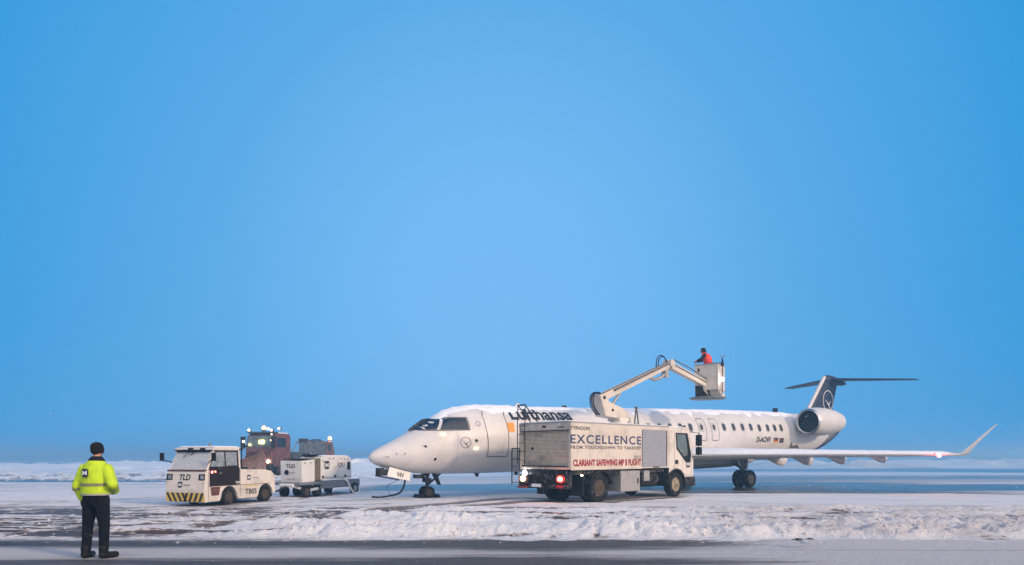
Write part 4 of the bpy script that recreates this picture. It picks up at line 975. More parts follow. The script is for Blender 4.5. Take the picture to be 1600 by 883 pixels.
MB().tube([BP(hw_+.02, -.3, 6.14), BP(hw_+.24, -.3, 6.14), BP(hw_+.24, -.3, 6.20), BP(hw_+.02, -.3, 6.20), BP(hw_+.02, -.3, 6.14)], .012).build('spray_nozzle', 'grey_box', bask)
lamp('work_light', bask, BP(hw_+.14, -.38, 5.12), .075, 'lamp_white', 20, (.9, .95, 1))

# ------------------------------------------------------------------ people
def blob(cs_, name, m, parent, vox=.012, smooth=4, fac=.6):
    """union of tapered limbs/balls fused into one continuous surface"""
    q = MB()
    for c in cs_:
        if c[0] == 'c':        # capsule chain: list of (point, radius)
            ch = c[1]
            for (p0, r0), (p1, r1) in zip(ch[:-1], ch[1:]):
                q.cyl(p0, p1, r0, r1, 14)
            for p, r in ch: q.ball(p, r, 14, 10)
        elif c[0] == 'b': q.ball(c[1], c[2], 18, 12)
        elif c[0] == 'l':      # elliptical loft: (z, cx, cy, rx, ry)
            q.loft([[(cx+rx*math.cos(t), cy+ry*math.sin(t), z) for t in [2*PI*k/20 for k in range(20)]] for z, cx, cy, rx, ry in c[1]])
        elif c[0] == 'f': q.loft(c[1])
    o = q.build(name, m, parent, True, angle=180)
    r = o.modifiers.new('fuse', 'REMESH'); r.mode = 'VOXEL'; r.voxel_size = vox; r.use_smooth_shade = True
    s = o.modifiers.new('soften', 'SMOOTH'); s.iterations = smooth; s.factor = fac
    return o
def hand(base, d, palm_n, side, s=1.0):
    """palm, four unequal bent fingers and a thumb leaving the side; d = direction of the hand"""
    base = Vector(base); d = Vector(d).normalized(); n = (Vector(palm_n)-d*Vector(palm_n).dot(d)).normalized(); w = d.cross(n)*side
    out = [('c', [(base, .026*s), (base+d*.05*s, .034*s), (base+d*.085*s, .034*s)]), ('c', [(base+d*.05*s-w*.02*s, .022*s), (base+d*.05*s+w*.022*s, .022*s)])]
    for k, (ln, off) in enumerate(((.070, -.033), (.080, -.011), (.075, .011), (.058, .033))):
        p = base+d*.090*s+w*off*s; a = p+d*ln*.45*s+n*.008*s; b = a+(d*.75+n*.65).normalized()*ln*.32*s; c = b+(d*.45+n*.9).normalized()*ln*.25*s
        out.append(('c', [(p-d*.02*s, .0105*s), (a, .0095*s), (b, .0088*s), (c, .0078*s)]))
    p = base+d*.03*s-w*.03*s; a = p+(d*.5-w*.8).normalized()*.035*s; b = a+(d*.9-w*.2+n*.3).normalized()*.035*s
    out.append(('c', [(p, .014*s), (a, .012*s), (b, .009*s)]))
    return out
# --- the marshaller seen from behind (faces +y, away from the viewer)
ps = Vector((G(150, 873)[0], G(150, 873)[1], 0))
man = thing('person', (ps.x, ps.y, .012), R(-8), 'person in yellow-green jacket and dark trousers standing on the wet apron, seen from behind', 'person')
HT = 1.86
hipL, hipR = (-.105, 0, .93), (.105, 0, .93)
legs = [('c', [((-.095, .0, .95), .105), ((-.165, .03, .50), .062), ((-.165, -.01, .12), .045)]), ('c', [((.095, .0, .95), .105), ((.125, .03, .50), .062), ((.145, -.01, .12), .045)])]
feet = [('c', [((-.165, -.02, .06), .04), ((-.175, .08, .045), .035)]), ('c', [((.145, -.02, .06), .04), ((.19, .07, .045), .035)])]
torso = [('l', [(.88, 0, 0, .15, .10), (.98, 0, 0, .175, .12), (1.12, 0, .0, .165, .115), (1.30, 0, 0, .19, .125), (1.42, 0, 0, .185, .11), (1.50, 0, 0, .13, .09)]), ('c', [((0, 0, 1.5), .075), ((0, .02, 1.62), .06)])]
head = [('b', (0, .035, 1.735), (.077, .098, .118)), ('b', (0, .07, 1.685), (.055, .06, .06)), ('c', [((0, .13, 1.735), .012), ((0, .148, 1.715), .014)]), ('b', (-.08, .03, 1.725), (.012, .022, .032)), ('b', (.08, .03, 1.725), (.012, .022, .032))]
aL = [((-.19, 0, 1.40), .055), ((-.285, -.03, 1.16), .05), ((-.275, .06, .92), .036)]
aR = [((.19, 0, 1.40), .055), ((.325, -.06, 1.19), .05), ((.20, .17, 1.06), .036)]
bd = blob(legs+feet+torso+head+[('c', aL), ('c', aR)]+hand((-.272, .07, .90), (.05, .12, -1), (1, .2, 0), 1)+hand((.19, .18, 1.06), (-.75, .6, -.1), (0, .2, -1), 1), 'body', 'skin', man, .0085, 2, .5)
# clothes
blob([('c', [((-.09, .0, .93), .125), ((-.165, .025, .52), .082), ((-.168, -.01, .10), .068)]), ('c', [((.09, .0, .93), .125), ((.125, .025, .52), .082), ((.145, -.01, .10), .068)]), ('l', [(.84, 0, 0, .185, .12), (.95, 0, 0, .205, .14), (1.10, 0, 0, .20, .14)])], 'trousers', 'trousers', man, .012, 3)
jk = blob([('l', [(1.015, 0, 0, .215, .150), (1.03, 0, 0, .232, .165), (1.16, 0, 0, .235, .17), (1.32, 0, 0, .245, .17), (1.42, 0, 0, .232, .155), (1.49, 0, 0, .19, .13), (1.54, 0, 0, .14, .11), (1.585, 0, .01, .10, .095)]),
           ('c', [((-.20, 0, 1.42), .090), ((-.30, -.035, 1.16), .078), ((-.285, .05, .955), .060)]), ('c', [((.20, 0, 1.42), .090), ((.345, -.07, 1.19), .078), ((.235, .13, 1.075), .062)])], 'jacket', 'hivis', man, .012, 3)
# waist hem and reflective bands follow the jacket
def belt(z, rx, ry, h, m, nm, off=.0):
    return MB().loft([[(rx*math.cos(t), ry*math.sin(t), zz) for t in [2*PI*k/40 for k in range(40)]] for zz in (z, z+h)], False).build(nm, m, man, True)
belt(1.155, .241, .176, .045, 'reflective', 'reflective_band'); belt(1.008, .236, .170, .028, 'reflective_grey', 'jacket_hem')
def cuff(p, d, r, h, m, nm):
    d = Vector(d).normalized(); MB().cyl(Vector(p), Vector(p)+d*h, r, r, 20, False).build(nm, m, man, True)
cuff((-.302, -.032, 1.14), (.08, .4, -1), .081, .04, 'reflective', 'sleeve_band'); cuff((.30, .0, 1.145), (-.48, .9, -.5), .078, .04, 'reflective', 'sleeve_band')
blob([('l', [(1.50, 0, .01, .125, .11), (1.56, 0, .01, .130, .112), (1.60, 0, .012, .10, .09), (1.63, 0, .015, .07, .07)])], 'collar', 'dark_cloth', man, .012, 2)
blob([('b', (0, .018, 1.775), (.088, .108, .083)), ('b', (0, .0, 1.725), (.080, .082, .08)), ('c', [((-.088, .03, 1.75), .028), ((-.09, .03, 1.70), .026)]), ('c', [((.088, .03, 1.75), .028), ((.09, .03, 1.70), .026)])], 'cap', 'hair', man, .01, 2)
for s, ang in ((-1, -.12), (1, .5)):
    x = -.168 if s < 0 else .148
    blob([('c', [((x, -.045, .055), .055), ((x+.17*math.sin(ang), .15, .045), .05)]), ('c', [((x, -.02, .06), .065), ((x, -.02, .16), .07)])], 'boot', 'boots', man, .01, 2)
blob(hand((-.282, .055, .95), (.03, .1, -1), (1, .2, 0), 1, 1.16)+[('c', [((-.283, .053, .97), .05), ((-.282, .057, .92), .04)])], 'glove', 'glove', man, .009, 1)
blob(hand((.205, .165, 1.065), (-.75, .6, -.1), (0, .2, -1), 1, 1.12)+[('c', [((.235, .13, 1.075), .05), ((.205, .165, 1.065), .04)])], 'glove', 'glove', man, .009, 1)
MB().box(.17, .225, -.06, .03, .86, .99).build('belt_pouch', 'dark_cloth', man, bevel=.015)
# badge on the back
def back(u, v):
    x = -.085+u; z = 1.30+v; yy = -.176*math.sqrt(max(0, 1-(x/.25)**2))-.006; return Vector((x, yy, z))
decal_polys('back_logo', [rrect(.055, .065, .125, .13, .025)], man, 'navy', lambda u, v: back(u-.02, v), .03)
decal_text('logo_letter', 'M', man, 'text_white', lambda u, v: back(u-.010, v+.030)+Vector((0, -.004, 0)), .088, .070, .03)
decal_text('lettering', 'MENZIES', man, 'text_grey', lambda u, v: back(u-.02, v-.025), .11, .016, 0)

# --- the operator in the basket, leaning over its left rim
c_, s_ = math.cos(TA), math.sin(TA)
def tw(p): return Vector((2.4+c_*p[0]-s_*p[1], 24.5+s_*p[0]+c_*p[1], p[2]))
pb = tw(BP(-.16, .0, FZ))
op = thing('person', pb, R(-70), 'person in red hooded jacket leaning over the rim of the raised basket', 'person')
# local: x = left-right, faces -x (towards the left of the picture)
O = lambda x, y, z: (x, y, z)
op.rotation_euler = (0, 0, R(-20)); op.location.z += .16; op.scale = (1.06, 1.06, 1.06)
lean = [('c', [((.05, -.1, .92), .10), ((.06, -.1, .5), .07), ((.05, -.1, .1), .05)]), ('c', [((.05, .1, .92), .10), ((.06, .1, .5), .07), ((.05, .1, .1), .05)]),
        ('c', [((.04, -.1, .06), .05), ((-.1, -.1, .04), .045)]), ('c', [((.04, .1, .06), .05), ((-.1, .1, .04), .045)]),
        ('l', [(.88, .06, 0, .11, .15), (1.1, .05, 0, .12, .165), (1.3, -.01, 0, .12, .18), (1.42, -.07, 0, .10, .17)]), ('c', [((-.08, 0, 1.42), .07), ((-.13, 0, 1.52), .06)])]
hd = [('b', (-.165, 0, 1.605), (.095, .075, .11)), ('b', (-.20, 0, 1.56), (.06, .052, .058)), ('c', [((-.258, 0, 1.60), .012), ((-.275, 0, 1.58), .013)]), ('b', (-.15, -.078, 1.60), (.02, .012, .03)), ('b', (-.15, .078, 1.60), (.02, .012, .03))]
arms = [('c', [((-.05, -.19, 1.38), .055), ((-.20, -.26, 1.20), .048), ((-.36, -.22, 1.14), .036)]), ('c', [((-.05, .19, 1.38), .055), ((-.22, .24, 1.18), .048), ((-.38, .14, 1.14), .036)])]
blob(lean+hd+arms+hand((-.37, -.22, 1.14), (-1, .1, -.25), (0, 0, -1), 1)+hand((-.39, .14, 1.14), (-1, -.1, -.25), (0, 0, -1), -1), 'body', 'skin', op, .010, 2, .5)
blob([('c', [((.05, -.09, .92), .125), ((.06, -.1, .5), .09), ((.05, -.1, .12), .08)]), ('c', [((.05, .09, .92), .125), ((.06, .1, .5), .09), ((.05, .1, .12), .08)])], 'trousers', 'dark_cloth', op, .014, 3)
blob([('l', [(.90, .06, 0, .15, .19), (1.1, .06, 0, .19, .24), (1.3, .02, 0, .20, .25), (1.42, -.04, 0, .17, .21), (1.50, -.10, 0, .09, .11)])], 'vest', 'red_vest', op, .012, 3)
blob([('c', [((-.05, -.195, 1.38), .075), ((-.21, -.265, 1.20), .066), ((-.35, -.225, 1.15), .05)]), ('c', [((-.05, .195, 1.38), .075), ((-.23, .245, 1.18), .066), ((-.37, .145, 1.15), .05)])], 'sleeve', 'dark_cloth', op, .012, 2)
blob([('b', (-.135, 0, 1.625), (.115, .095, .11)), ('b', (-.10, 0, 1.55), (.10, .09, .08))], 'hood', 'dark_cloth', op, .012, 2)
for y in (-.1, .1): blob([('c', [((.05, y, .055), .055), ((-.10, y, .045), .048)]), ('c', [((.05, y, .07), .07), ((.05, y, .2), .07)])], 'boot', 'boots', op, .014, 2)

# ------------------------------------------------------------------ baggage tractor
TG = R(-110.2)
tug = thing('baggage_tractor', (-9.92, 23.13, 0), TG, 'white tow tractor with dark side door and yellow-black striped bumper, nearest vehicle on the left', 'tow tractor')
hwid = .80
# lower body: side profile in x-z; wheel arches cut as notches
def arch(cx, r, z0, n=9, up=True): return [(cx+r*math.cos(PI*k/n), .30+r*math.sin(PI*k/n)) for k in range(n+1)]
prof = [(1.65, .16), (1.68, .55), (1.62, 1.14), (1.50, 1.18), (.06, 1.18), (.06, 1.19), (-1.10, 1.16), (-1.45, 1.10), (-1.62, .95), (-1.65, .40), (-1.58, .30)]
prof += [(-1.15+.37*math.cos(t), .29+.37*math.sin(t)) for t in [PI-PI*k/10 for k in range(11)]]
prof += [(-.70, .20), (.18, .20)]
prof += [(.60+.36*math.cos(t), .29+.36*math.sin(t)) for t in [PI-PI*k/10 for k in range(11)]]
prof += [(1.02, .18)]
tb_ = MB().prism(prof, 1, -hwid, hwid).build('body', 'cream', tug, bevel=.03)
# cab: pillars, roof, glass
def q8(mb, b, t): return mb.hexa(b+t)
y = hwid-.02
cabm = MB()
for s in (-1, 1):
    cabm.tube([(1.52, s*(y-.02), 1.17), (1.22, s*(y-.05), 1.84)], .035, 6); cabm.tube([(.09, s*(y-.02), 1.17), (.11, s*(y-.05), 1.84)], .035, 6)
    cabm.tube([(1.22, s*(y-.05), 1.84), (.11, s*(y-.05), 1.84)], .03, 6); cabm.tube([(1.44, s*(y-.01), 1.18), (.09, s*(y-.01), 1.18)], .03, 6)
cabm.build('cab_frame', 'cream', tug, True)
MB().prism([(1.34, 1.83), (1.34, 1.87), (1.15, 1.93), (.10, 1.93), (.02, 1.88), (.02, 1.83)], 1, -y-.02, y+.02).build('roof', 'cream', tug, bevel=.02)
MB().prism([(1.20, 1.931), (1.10, 1.965), (.15, 1.965), (.08, 1.931)], 1, -y+.05, y-.05).build('roof_snow', 'snow', tug, bevel=.012)
MB().hexa([(1.545, -y+.05, 1.19), (1.545, y-.05, 1.19), (1.515, y-.05, 1.19), (1.515, -y+.05, 1.19), (1.28, -y+.08, 1.82), (1.28, y-.08, 1.82), (1.25, y-.08, 1.82), (1.25, -y+.08, 1.82)]).build('windscreen', 'frosted_glass', tug)
MB().prism([(1.63, 1.14), (1.635, 1.19), (1.54, 1.20), (1.54, 1.14)], 1, -y, y).build('windscreen_sill', 'brown', tug)
# side door dark with window
for s in (1, -1):
    f = plane_fn((0, s*(hwid+.001), 0), (1, 0, 0), (0, 0, 1), (0, s*.006, 0))
    decal_polys('door', [[(1.46, .66), (.13, .68), (.13, 1.25), (1.46, 1.25)]], tug, 'tug_door', f)
    fg = lambda a, z, s=s: Vector((a, s*(y-.035-.03*(z-1.2)), z))
    decal_polys('door_window', [[(1.40, 1.26), (.14, 1.26), (.16, 1.80), (1.20, 1.80)]], tug, 'clear_glass', fg)
    fb_ = lambda a, z, s=s: Vector((a, s*(y-.02-.03*(z-1.2)), z))
    decal_polys('window_trim', stroke([(1.42, 1.27), (.15, 1.27), (.17, 1.80), (1.20, 1.80)], .05, True)+stroke([(.72, 1.27), (.74, 1.80)], .04)+stroke([(.62, 1.30), (.20, 1.30)], .035), tug, 'tug_door', fb_)
    decal_polys('body_line', stroke([(1.5, .665), (-1.4, .665)], .015), tug, 'brown', f)
    decal_polys('step_panel', [[(1.42, .64), (1.0, .64), (1.06, .36), (1.38, .36)]], tug, 'brown', f)
    decal_polys('seam', stroke([(.10, .30), (.10, 1.17)], .012)+stroke([(1.50, .20), (1.50, 1.15)], .012), tug, 'seam', f)
    decal_polys('stripe', [[(-.05, .60), (-.72, .60), (-.72, .63), (-.05, .63)]], tug, 'haz_yellow', f)
fs = plane_fn((0, hwid+.001, 0), (-1, 0, 0), (0, 0, 1), (0, .006, 0))
decal_text('lettering', 'TB05', tug, 'text_black', lambda u, v: fs(u+.13, v+.33), .55, .19, .02)
decal_text('lettering', 'TLD', tug, 'text_white', lambda u, v: fs(u-.33, v+.72)+Vector((0, .006, 0)), .19, .07, .03)
menzies_m(tug, lambda u, v: fs(u+.22, v+.82), .17); decal_polys('lettering', [[(.46, .87), (.78, .87), (.78, .91), (.46, .91)]], tug, 'faint_grey', fs)
MB().box(-.28, -.24, .70, .76, 1.95, 2.0).box(1.15, 1.19, .5, .54, 1.0, 1.02).build('small_fitting', 'black', tug)
# front face
ff = lambda u, v: Vector((1.672-.0+(-.055*(v-.55)/.59 if v > .55 else .03*(v-.55)/.39)+.012, -.80+u, v))
decal_text('lettering', 'TLD', tug, 'text_black', lambda u, v: ff(u+.55, v+.86), .46, .19, .03, .2)
menzies_m(tug, lambda u, v: ff(u+.50, v+.62), .19); decal_polys('lettering', [[(.74, .67), (1.02, .67), (1.02, .73), (.74, .73)]], tug, 'faint_grey', ff)
for u in (.13, 1.47):
    decal_polys('headlight_recess', [rrect(u, .96, .26, .20, .02)], tug, 'tug_door', ff)
    MB().cyl(ff(u+.03, .96), ff(u+.03, .96)+Vector((.03, 0, 0)), .07, .07, 16).build('headlight', 'clear_glass', tug, True)
decal_polys('bumper_stripe', [[(.0, .17), (1.6, .17), (1.6, .46), (.0, .46)]], tug, 'haz_yellow', ff)
st_ = []
for k in range(4):
    u = .02+k*.21; st_.append([(u+.14, .172), (u+.24, .172), (u+.10, .458), (u+.0, .458)])
    u = 1.58-k*.21; st_.append([(u-.24, .172), (u-.14, .172), (u-.0, .458), (u-.10, .458)])
decal_polys('bumper_chevron', st_, tug, 'haz_black', lambda u, v: ff(u, v)+Vector((.004, 0, 0)))
decal_polys('stripe', [[(1.52, .74), (1.58, .74), (1.58, .78), (1.50, .78)], [(.0, .76), (.08, .76), (.08, .80), (.0, .80)]], tug, 'haz_yellow', ff)
MB().tube([(1.42, -.4, 1.80), (1.33, -.42, 1.84), (1.37, 0, 1.78), (1.33, .35, 1.83), (1.28, .62, 1.80)], .018).tube([(1.36, -.1, 1.80), (1.43, -.3, 1.60)], .01).tube([(1.33, .1, 1.84), (1.40, -.02, 1.66)], .014).box(1.30, 1.37, -.75, .75, 1.80, 1.835).box(1.3, 1.40, -.15, .0, 1.80, 1.90).box(1.3, 1.40, .35, .5, 1.80, 1.90).box(1.29, 1.335, -.7, .7, 1.76, 1.83).build('wiper', 'black', tug)
for s in (-1, 1):
    MB().tube([(1.45, s*.76, 1.42), (1.60, s*1.02, 1.52), (1.58, s*1.08, 1.62)], .018).box(1.54, 1.60, s*1.08-.07, s*1.08+.07, 1.48, 1.74).build('wing_mirror', 'black', tug, bevel=.015)
MB().cyl((.62, .0, 1.96), (.62, .0, 2.04), .055, .045).ball((.62, 0, 2.05), .045).build('beacon', 'grey_blue', tug, True)
MB().box(-.02, .14, .55, .82, 1.84, 1.90).build('work_lamp', 'tug_door', tug, bevel=.01)
MB().box(-.15, .03, -.75, .75, 1.19, 1.27).tube([(-.05, .72, 1.2), (-.05, .72, 1.85)], .02).tube([(-.05, -.72, 1.2), (-.05, -.72, 1.85)], .02).build('rear_frame', 'dark_metal', tug)
MB().box(.1, .9, -.3, .3, 1.18, 1.3).box(.1, .22, -.35, .35, 1.25, 1.65).tube([(1.1, .3, 1.2), (1.0, .3, 1.42)], .02).build('seat', 'black', tug, bevel=.02)
lamp('marker_lamp', tug, (1.36, hwid+.01, 1.12), (.035, .01, .03), 'lamp_pink'); lamp('marker_lamp', tug, (1.22, hwid+.01, 1.13), (.03, .01, .025), 'lamp_red')
MB().box(-1.60, 1.55, -.7, .7, .17, .45).build('chassis', 'black', tug)
MB().box(-1.9, -1.64, -.12, .12, .35, .5).build('tow_hitch', 'chassis', tug, bevel=.01)
for s in (-1, 1):
    wheel(tug, (.60, s*.70, .29), .29, .20, out=s); wheel(tug, (-1.15, s*.70, .30), .30, .22, out=s)

# ------------------------------------------------------------------ ground power unit
gpu = thing('ground_power_unit', (-7.97, 27.87, 0), R(-109.9), 'white ground power unit trailer with dark square logo parked behind the white tow tractor', 'generator trailer')
gh = .58
g1 = MB().prism([(1.90, .60), (1.93, 1.44), (1.12, 1.50), (1.12, .62)], 1, -.44, gh).build('control_cabinet', 'gpu_white', gpu, bevel=.025)
MB().prism([(1.115, .66), (1.115, 1.53), (.72, 1.54), (.72, .66)], 1, -.41, gh-.03).build('vent_panel', 'vent_olive', gpu)
g2 = MB().prism([(.715, .66), (.715, 1.58), (.5, 1.63), (-1.2, 1.63), (-1.42, 1.54), (-1.45, .70)], 1, -.44, gh).build('canopy', 'gpu_white', gpu, bevel=.03)
MB().prism([(.60, 1.632), (.4, 1.67), (-1.1, 1.66), (-1.3, 1.632)], 1, -.41, gh-.03).build('roof_snow', 'snow', gpu, bevel=.015)
MB().box(1.2, 1.85, -.39, gh-.05, 1.50, 1.53).box(.4, .75, -.3, .3, 1.62, 1.70).build('cable_tray', 'black', gpu)
MB().box(.75, 2.05, -gh-.03, gh+.03, .50, .62).box(-2.0, .75, -gh-.06, gh+.06, .32, .64).build('chassis', 'grey_blue', gpu, bevel=.02)
MB().tube([(2.1, -.3, .50), (2.1, .3, .50)], .07).tube([(2.0, .2, .48), (1.5, .5, .28), (1.0, .62, .34)], .06).build('folded_tow_bar', 'white_hose', gpu, True)
MB().tube([(2.1, 0, .45), (2.7, 0, .30)], .04).build('tow_bar', 'dark_metal', gpu, True)
fg_ = plane_fn((0, gh+.001, 0), (-1, 0, 0), (0, 0, 1), (0, .006, 0))
menzies_m(gpu, lambda u, v: fg_(u-.50, v+1.10), .33)
decal_text('lettering', 'GPU', gpu, 'seam', lambda u, v: fg_(u+.45, v+1.16), .46, .20, .02)
decal_polys('side_window', [rrect(1.22, 1.22, .22, .34, .04)], gpu, 'black', fg_)
for u, v in ((.10, 1.53), (.9, 1.5), (.65, 1.52), (-.60, 1.42), (-.15, 1.52), (1.15, 1.5), (-1.05, 1.38), (-1.75, 1.36), (-1.4, 1.36)): decal_polys('latch', [rrect(u, v, .07, .05, .01)], gpu, 'chassis', fg_)
for u in (-.62, .22, .95): MB().cyl(fg_(u, .80), fg_(u, .80)+Vector((0, .03, 0)), .05).build('latch', 'black', gpu)
decal_polys('seam', stroke([(.42, .75), (.42, 1.55)], .015)+stroke([(-.65, .75), (1.4, .75)], .02), gpu, 'seam', fg_)
fq = plane_fn((1.945, -.58, 0), (0, 1, 0), (0, 0, 1))
decal_text('lettering', 'TLD', gpu, 'text_grey', lambda u, v: fq(u+.42, v+1.18)+Vector((-.003, 0, 0)), .42, .14, .03)
decal_polys('company_logo', [ring_pts(.45, 1.0, .10, .10, 16)], gpu, 'navy', fq); decal_polys('lettering', [[(.58, .98), (.85, .98), (.85, 1.02), (.58, 1.02)], [(.45, .72), (.85, .72), (.85, .76), (.45, .76)]], gpu, 'faint_grey', fq)
MB().tube(spline([(-.85, gh+.05, .66), (-.95, gh+.14, .55), (-1.15, gh+.16, .25), (-1.35, gh+.2, .06), (-1.75, gh+.25, .05)]), .04).build('output_hose', 'white_hose', gpu, True)
MB().prism([(.68, .645), (.4, .70), (-.6, .68), (-1.4, .645)], 1, gh, gh+.05).build('sill_snow', 'snow', gpu)
for s in (-1, 1):
    wheel(gpu, (1.60, s*.50, .24), .24, .16, out=s); wheel(gpu, (.85, s*.46, .24), .24, .16, out=s); wheel(gpu, (-1.52, s*.66, .24), .25, .16, out=s, rim='grey_box')

# ------------------------------------------------------------------ snow-clearing trucks beyond
pw = thing('snow_plow_truck', ((418-800)/FPX*52+.4, 53.0, 0), R(-108), 'dull red snow plow truck with lit roof lights and brown plow blade', 'truck')
cabp = [(-.1, .9), (-.1, 3.1), (.1, 3.35), (1.7, 3.35), (2.0, 3.15), (2.2, 2.2), (2.25, .8), (.2, .8)]
MB().prism(cabp, 1, -1.2, 1.2).build('cab', 'plow_red', pw, bevel=.08)
MB().hexa([(2.20, -1.08, 2.32), (2.20, 1.08, 2.32), (2.15, 1.08, 2.32), (2.15, -1.08, 2.32), (2.045, -1.02, 3.14), (2.045, 1.02, 3.14), (2.0, 1.02, 3.14), (2.0, -1.02, 3.14)]).build('windscreen', 'cab_glass', pw)
for y0 in (1.195, -1.21): MB().box(.55, 1.6, y0, y0+.015, 2.3, 3.0).build('side_window', 'window_glass', pw)
MB().box(2.22, 2.32, -1.15, 1.15, 1.45, 1.62).box(2.24, 2.30, -1.0, 1.0, 1.75, 1.80).box(2.24, 2.30, -1.0, 1.0, 1.9, 1.95).build('grille', 'brown', pw)
MB().box(2.0, 2.45, -1.25, 1.25, .5, 1.05).box(-3.1, 2.0, -.9, .9, .6, .95).build('chassis', 'chassis', pw, bevel=.03)
MB().box(-3.0, -.35, -1.15, 1.15, .95, 1.75).prism([(-3.0, 1.75), (-.4, 1.75), (-.8, 1.95), (-2.7, 1.95)], 1, -1.0, 1.0).build('spreader_body', 'dark_body', pw, bevel=.03)
MB().box(1.4, 2.05, -1.15, 1.15, 3.35, 3.47).build('visor', 'dark_body', pw)
MB().box(2.1, 2.4, -1.50, -1.28, 2.2, 3.1).box(2.1, 2.4, 1.28, 1.50, 2.2, 3.1).tube([(2.1, 1.15, 3.1), (2.3, 1.4, 3.0)], .03).tube([(2.1, -1.15, 3.1), (2.3, -1.4, 3.0)], .03).build('wing_mirror', 'dark_metal', pw, bevel=.03)
MB().box(.1, 1.8, -1.05, 1.05, 3.36, 3.42).build('roof_snow', 'snow', pw)
# plow blade: curved mouldboard rolled forward
bl = []
for k in range(9):
    t = k/8; ang = R(-65+150*t); bl.append((3.5-.55*math.cos(ang)+.1, .75+.62*math.sin(ang)))
bl_out = bl; bl_in = [(x-.06, z) for x, z in bl[::-1]]
pbld = MB()
rings = []
for yy, sc_ in ((-1.7, .85), (-.6, 1.0), (.6, 1.15), (1.8, 1.42)):
    rings.append([(x+(.35*yy if True else 0), yy, z*sc_+.02) for x, z in bl_out+bl_in])
pbld.loft(rings).build('plow_blade', 'plow_blade', pw, True, angle=50)
MB().tube([(2.3, -.4, .8), (3.1, -.5, .7)], .08).tube([(2.3, .4, .8), (3.3, .5, .7)], .08).build('plow_frame', 'chassis', pw)
for px_, (x, y_, z) in enumerate(((2.0, -1.0, 3.60), (1.95, 1.0, 3.58), (1.2, 1.12, 3.72))):
    MB().box(x-.12, x+.02, y_-.1, y_+.1, z-.12, z+.1).build('lamp_bracket', 'dark_metal', pw); lamp('roof_lamp', pw, (x+.06, y_, z), .095, 'lamp_warm')
MB().cyl((1.6, .0, 3.47), (1.6, .0, 3.62), .13, .1).build('beacon_base', 'dark_metal', pw)
lamp('beacon', pw, (1.6, .0, 3.78), .17, 'lamp_orange', 900, (1, .6, .3)); lamp('beacon', pw, (1.6, .38, 3.70), .10, 'lamp_warm')
lamp('roof_lamp', pw, (2.40, -1.22, 2.72), .10, 'lamp_warm'); lamp('roof_lamp', pw, (2.30, 1.22, 2.80), .08, 'lamp_warm'); lamp('roof_lamp', pw, (2.22, 1.18, 3.25), .06, 'lamp_warm')
MB().box(2.20, 2.225, .05, .50, 2.55, 2.82).build('cab_display', 'lamp_yellow', pw); lamp('cab_lamp', pw, (2.27, -.75, 2.48), .07, 'lamp_yellow')
for y_ in (.62, 1.08): lamp('headlight', pw, (2.48, y_, 1.22), .12, 'lamp_head')
for s in (-1, 1):
    for x in (1.15, -1.2, -2.4): wheel(pw, (x, s*1.0, .52), .52, .32, out=s)

tk = thing('spreader_truck', ((494-800)/FPX*70, 71, 0), R(12), 'dark grey truck with snow-covered body and orange beacon, behind the power unit trailer', 'truck')
MB().box(-1.9, .75, -1.2, 1.2, 1.3, 3.15).build('hopper_body', 'dark_body', tk, bevel=.05)
MB().box(-1.95, -1.1, -1.22, 1.22, 3.0, 3.42).tube([(-1.0, -.9, 3.15), (-.5, -.9, 3.32), (.1, -.9, 3.3), (.6, -.9, 3.12)], .06).box(-.8, .3, -1.0, 1.0, 3.13, 3.22).build('hopper_rim', 'dark_metal', tk)
MB().box(-.9, .45, -.95, .95, 3.15, 3.2).build('roof_snow', 'snow', tk)
MB().prism([(.8, .9), (.8, 3.1), (1.0, 3.2), (1.35, 3.15), (1.55, 2.1), (1.6, .9)], 1, -1.2, 1.2).build('cab', 'plow_red', tk, bevel=.06)
for y0 in (1.2, -1.215): MB().box(.95, 1.35, y0, y0+.015, 2.1, 2.9).build('side_window', 'window_glass', tk)
MB().box(-2.0, 1.7, -.9, .9, .6, 1.2).build('chassis', 'chassis', tk)
MB().tube([(-2.1, -1.0, 3.0), (-2.6, -1.0, 2.1), (-2.9, -1.0, 1.9)], .06).box(-2.2, -2.0, -1.1, -.9, 2.9, 3.1).build('chute_arm', 'grey_blue', tk)
lamp('beacon', tk, (1.15, -.6, 3.45), .22, 'lamp_orange', 1100, (1, .6, .3))
MB().cyl((1.15, -.6, 3.15), (1.15, -.6, 3.3), .12).build('beacon_base', 'dark_metal', tk)
for s in (-1, 1):
    for x in (1.1, -1.1): wheel(tk, (x, s*1.0, .52), .52, .32, out=s)

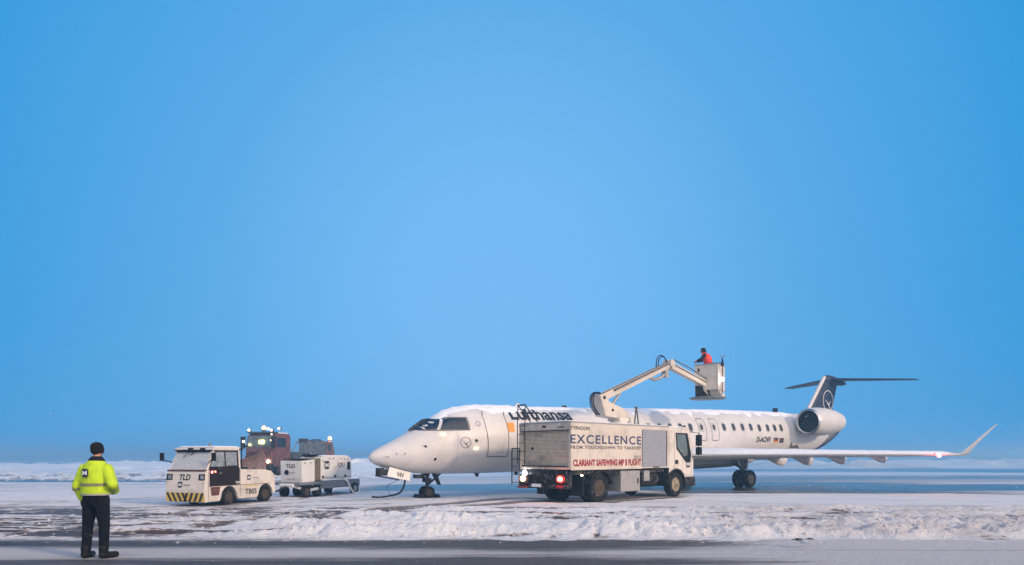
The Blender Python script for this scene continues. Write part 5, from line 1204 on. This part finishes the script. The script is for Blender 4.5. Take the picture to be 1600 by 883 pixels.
# ------------------------------------------------------------------ bird low over the slush
bx, by = G(1254, 857)
bird = thing('bird', (bx, by, .07), R(10), 'small black and white bird with spread wings just above the pinkish slush', 'bird'); bird.scale = (1.3, 1.3, 1.9)
bb = MB().loft([[(x, r*math.cos(t), .03+r*.9*math.sin(t)) for t in [2*PI*k/12 for k in range(12)]] for x, r in ((-.09, .006), (-.05, .022), (0, .030), (.04, .024), (.065, .016), (.085, .018), (.105, .010), (.125, .002))])
o = bb.build('body', 'bird_white', bird, True); o.rotation_euler = (0, 0, R(-90))
for s in (-1, 1):
    MB().hexa([(s*.01, -.035, .045), (s*.09, -.03, .060), (s*.17, -.005, .045), (s*.01, .035, .045), (s*.01, -.035, .052), (s*.09, -.03, .066), (s*.17, -.005, .049), (s*.01, .035, .052)]).build('wing', 'bird_dark', bird)
MB().hexa([(-.02, .06, .03), (.02, .06, .03), (.03, .13, .03), (-.03, .13, .03), (-.02, .06, .036), (.02, .06, .036), (.03, .13, .036), (-.03, .13, .036)]).build('tail', 'bird_dark', bird)

# ------------------------------------------------------------------ falling snow
fl_ = MB(); n = 9000
for i in range(n):
    d = 6+random.random()**.7*48; x = (random.random()*2-1)*(d*.85+3); z = random.random()*(CH+d*.16)
    r = random.uniform(.003, .009)*(1 if d > 12 else .6); c = Vector((x, d, z))
    q = Matrix.Rotation(random.random()*6, 3, Vector((random.random(), random.random(), 1)).normalized())
    pts = [c+q@Vector(p)*r for p in ((1, 0, 0), (-1, 0, 0), (0, 1, 0), (0, -1, 0), (0, 0, 1.3), (0, 0, -1.3))]
    fl_.add(pts, [(0, 2, 4), (2, 1, 4), (1, 3, 4), (3, 0, 4), (2, 0, 5), (1, 2, 5), (3, 1, 5), (0, 3, 5)])
o = fl_.build('falling_snow', 'snow', None); tag(o, 'fine snowflakes drifting through the air over the apron', 'snow', kind='stuff')

# ------------------------------------------------------------------ haze
hz = MB().box(-2600, 2600, -2600, 2600, -1, 7.6).build('haze', 'snow', None)
hm = bpy.data.materials.new('haze'); hm.use_nodes = True; t = hm.node_tree
for n_ in list(t.nodes): t.nodes.remove(n_)
mo = t.nodes.new('ShaderNodeOutputMaterial'); pv = t.nodes.new('ShaderNodeVolumePrincipled')
pv.inputs['Color'].default_value = (.42, .78, 1.0, 1); pv.inputs['Density'].default_value = .0027; pv.inputs['Anisotropy'].default_value = .35
t.links.new(pv.outputs[0], mo.inputs['Volume'])
hz.data.materials.clear(); hz.data.materials.append(hm); tag(hz, 'cold bluish snow haze filling the air over the apron', 'haze', kind='stuff')
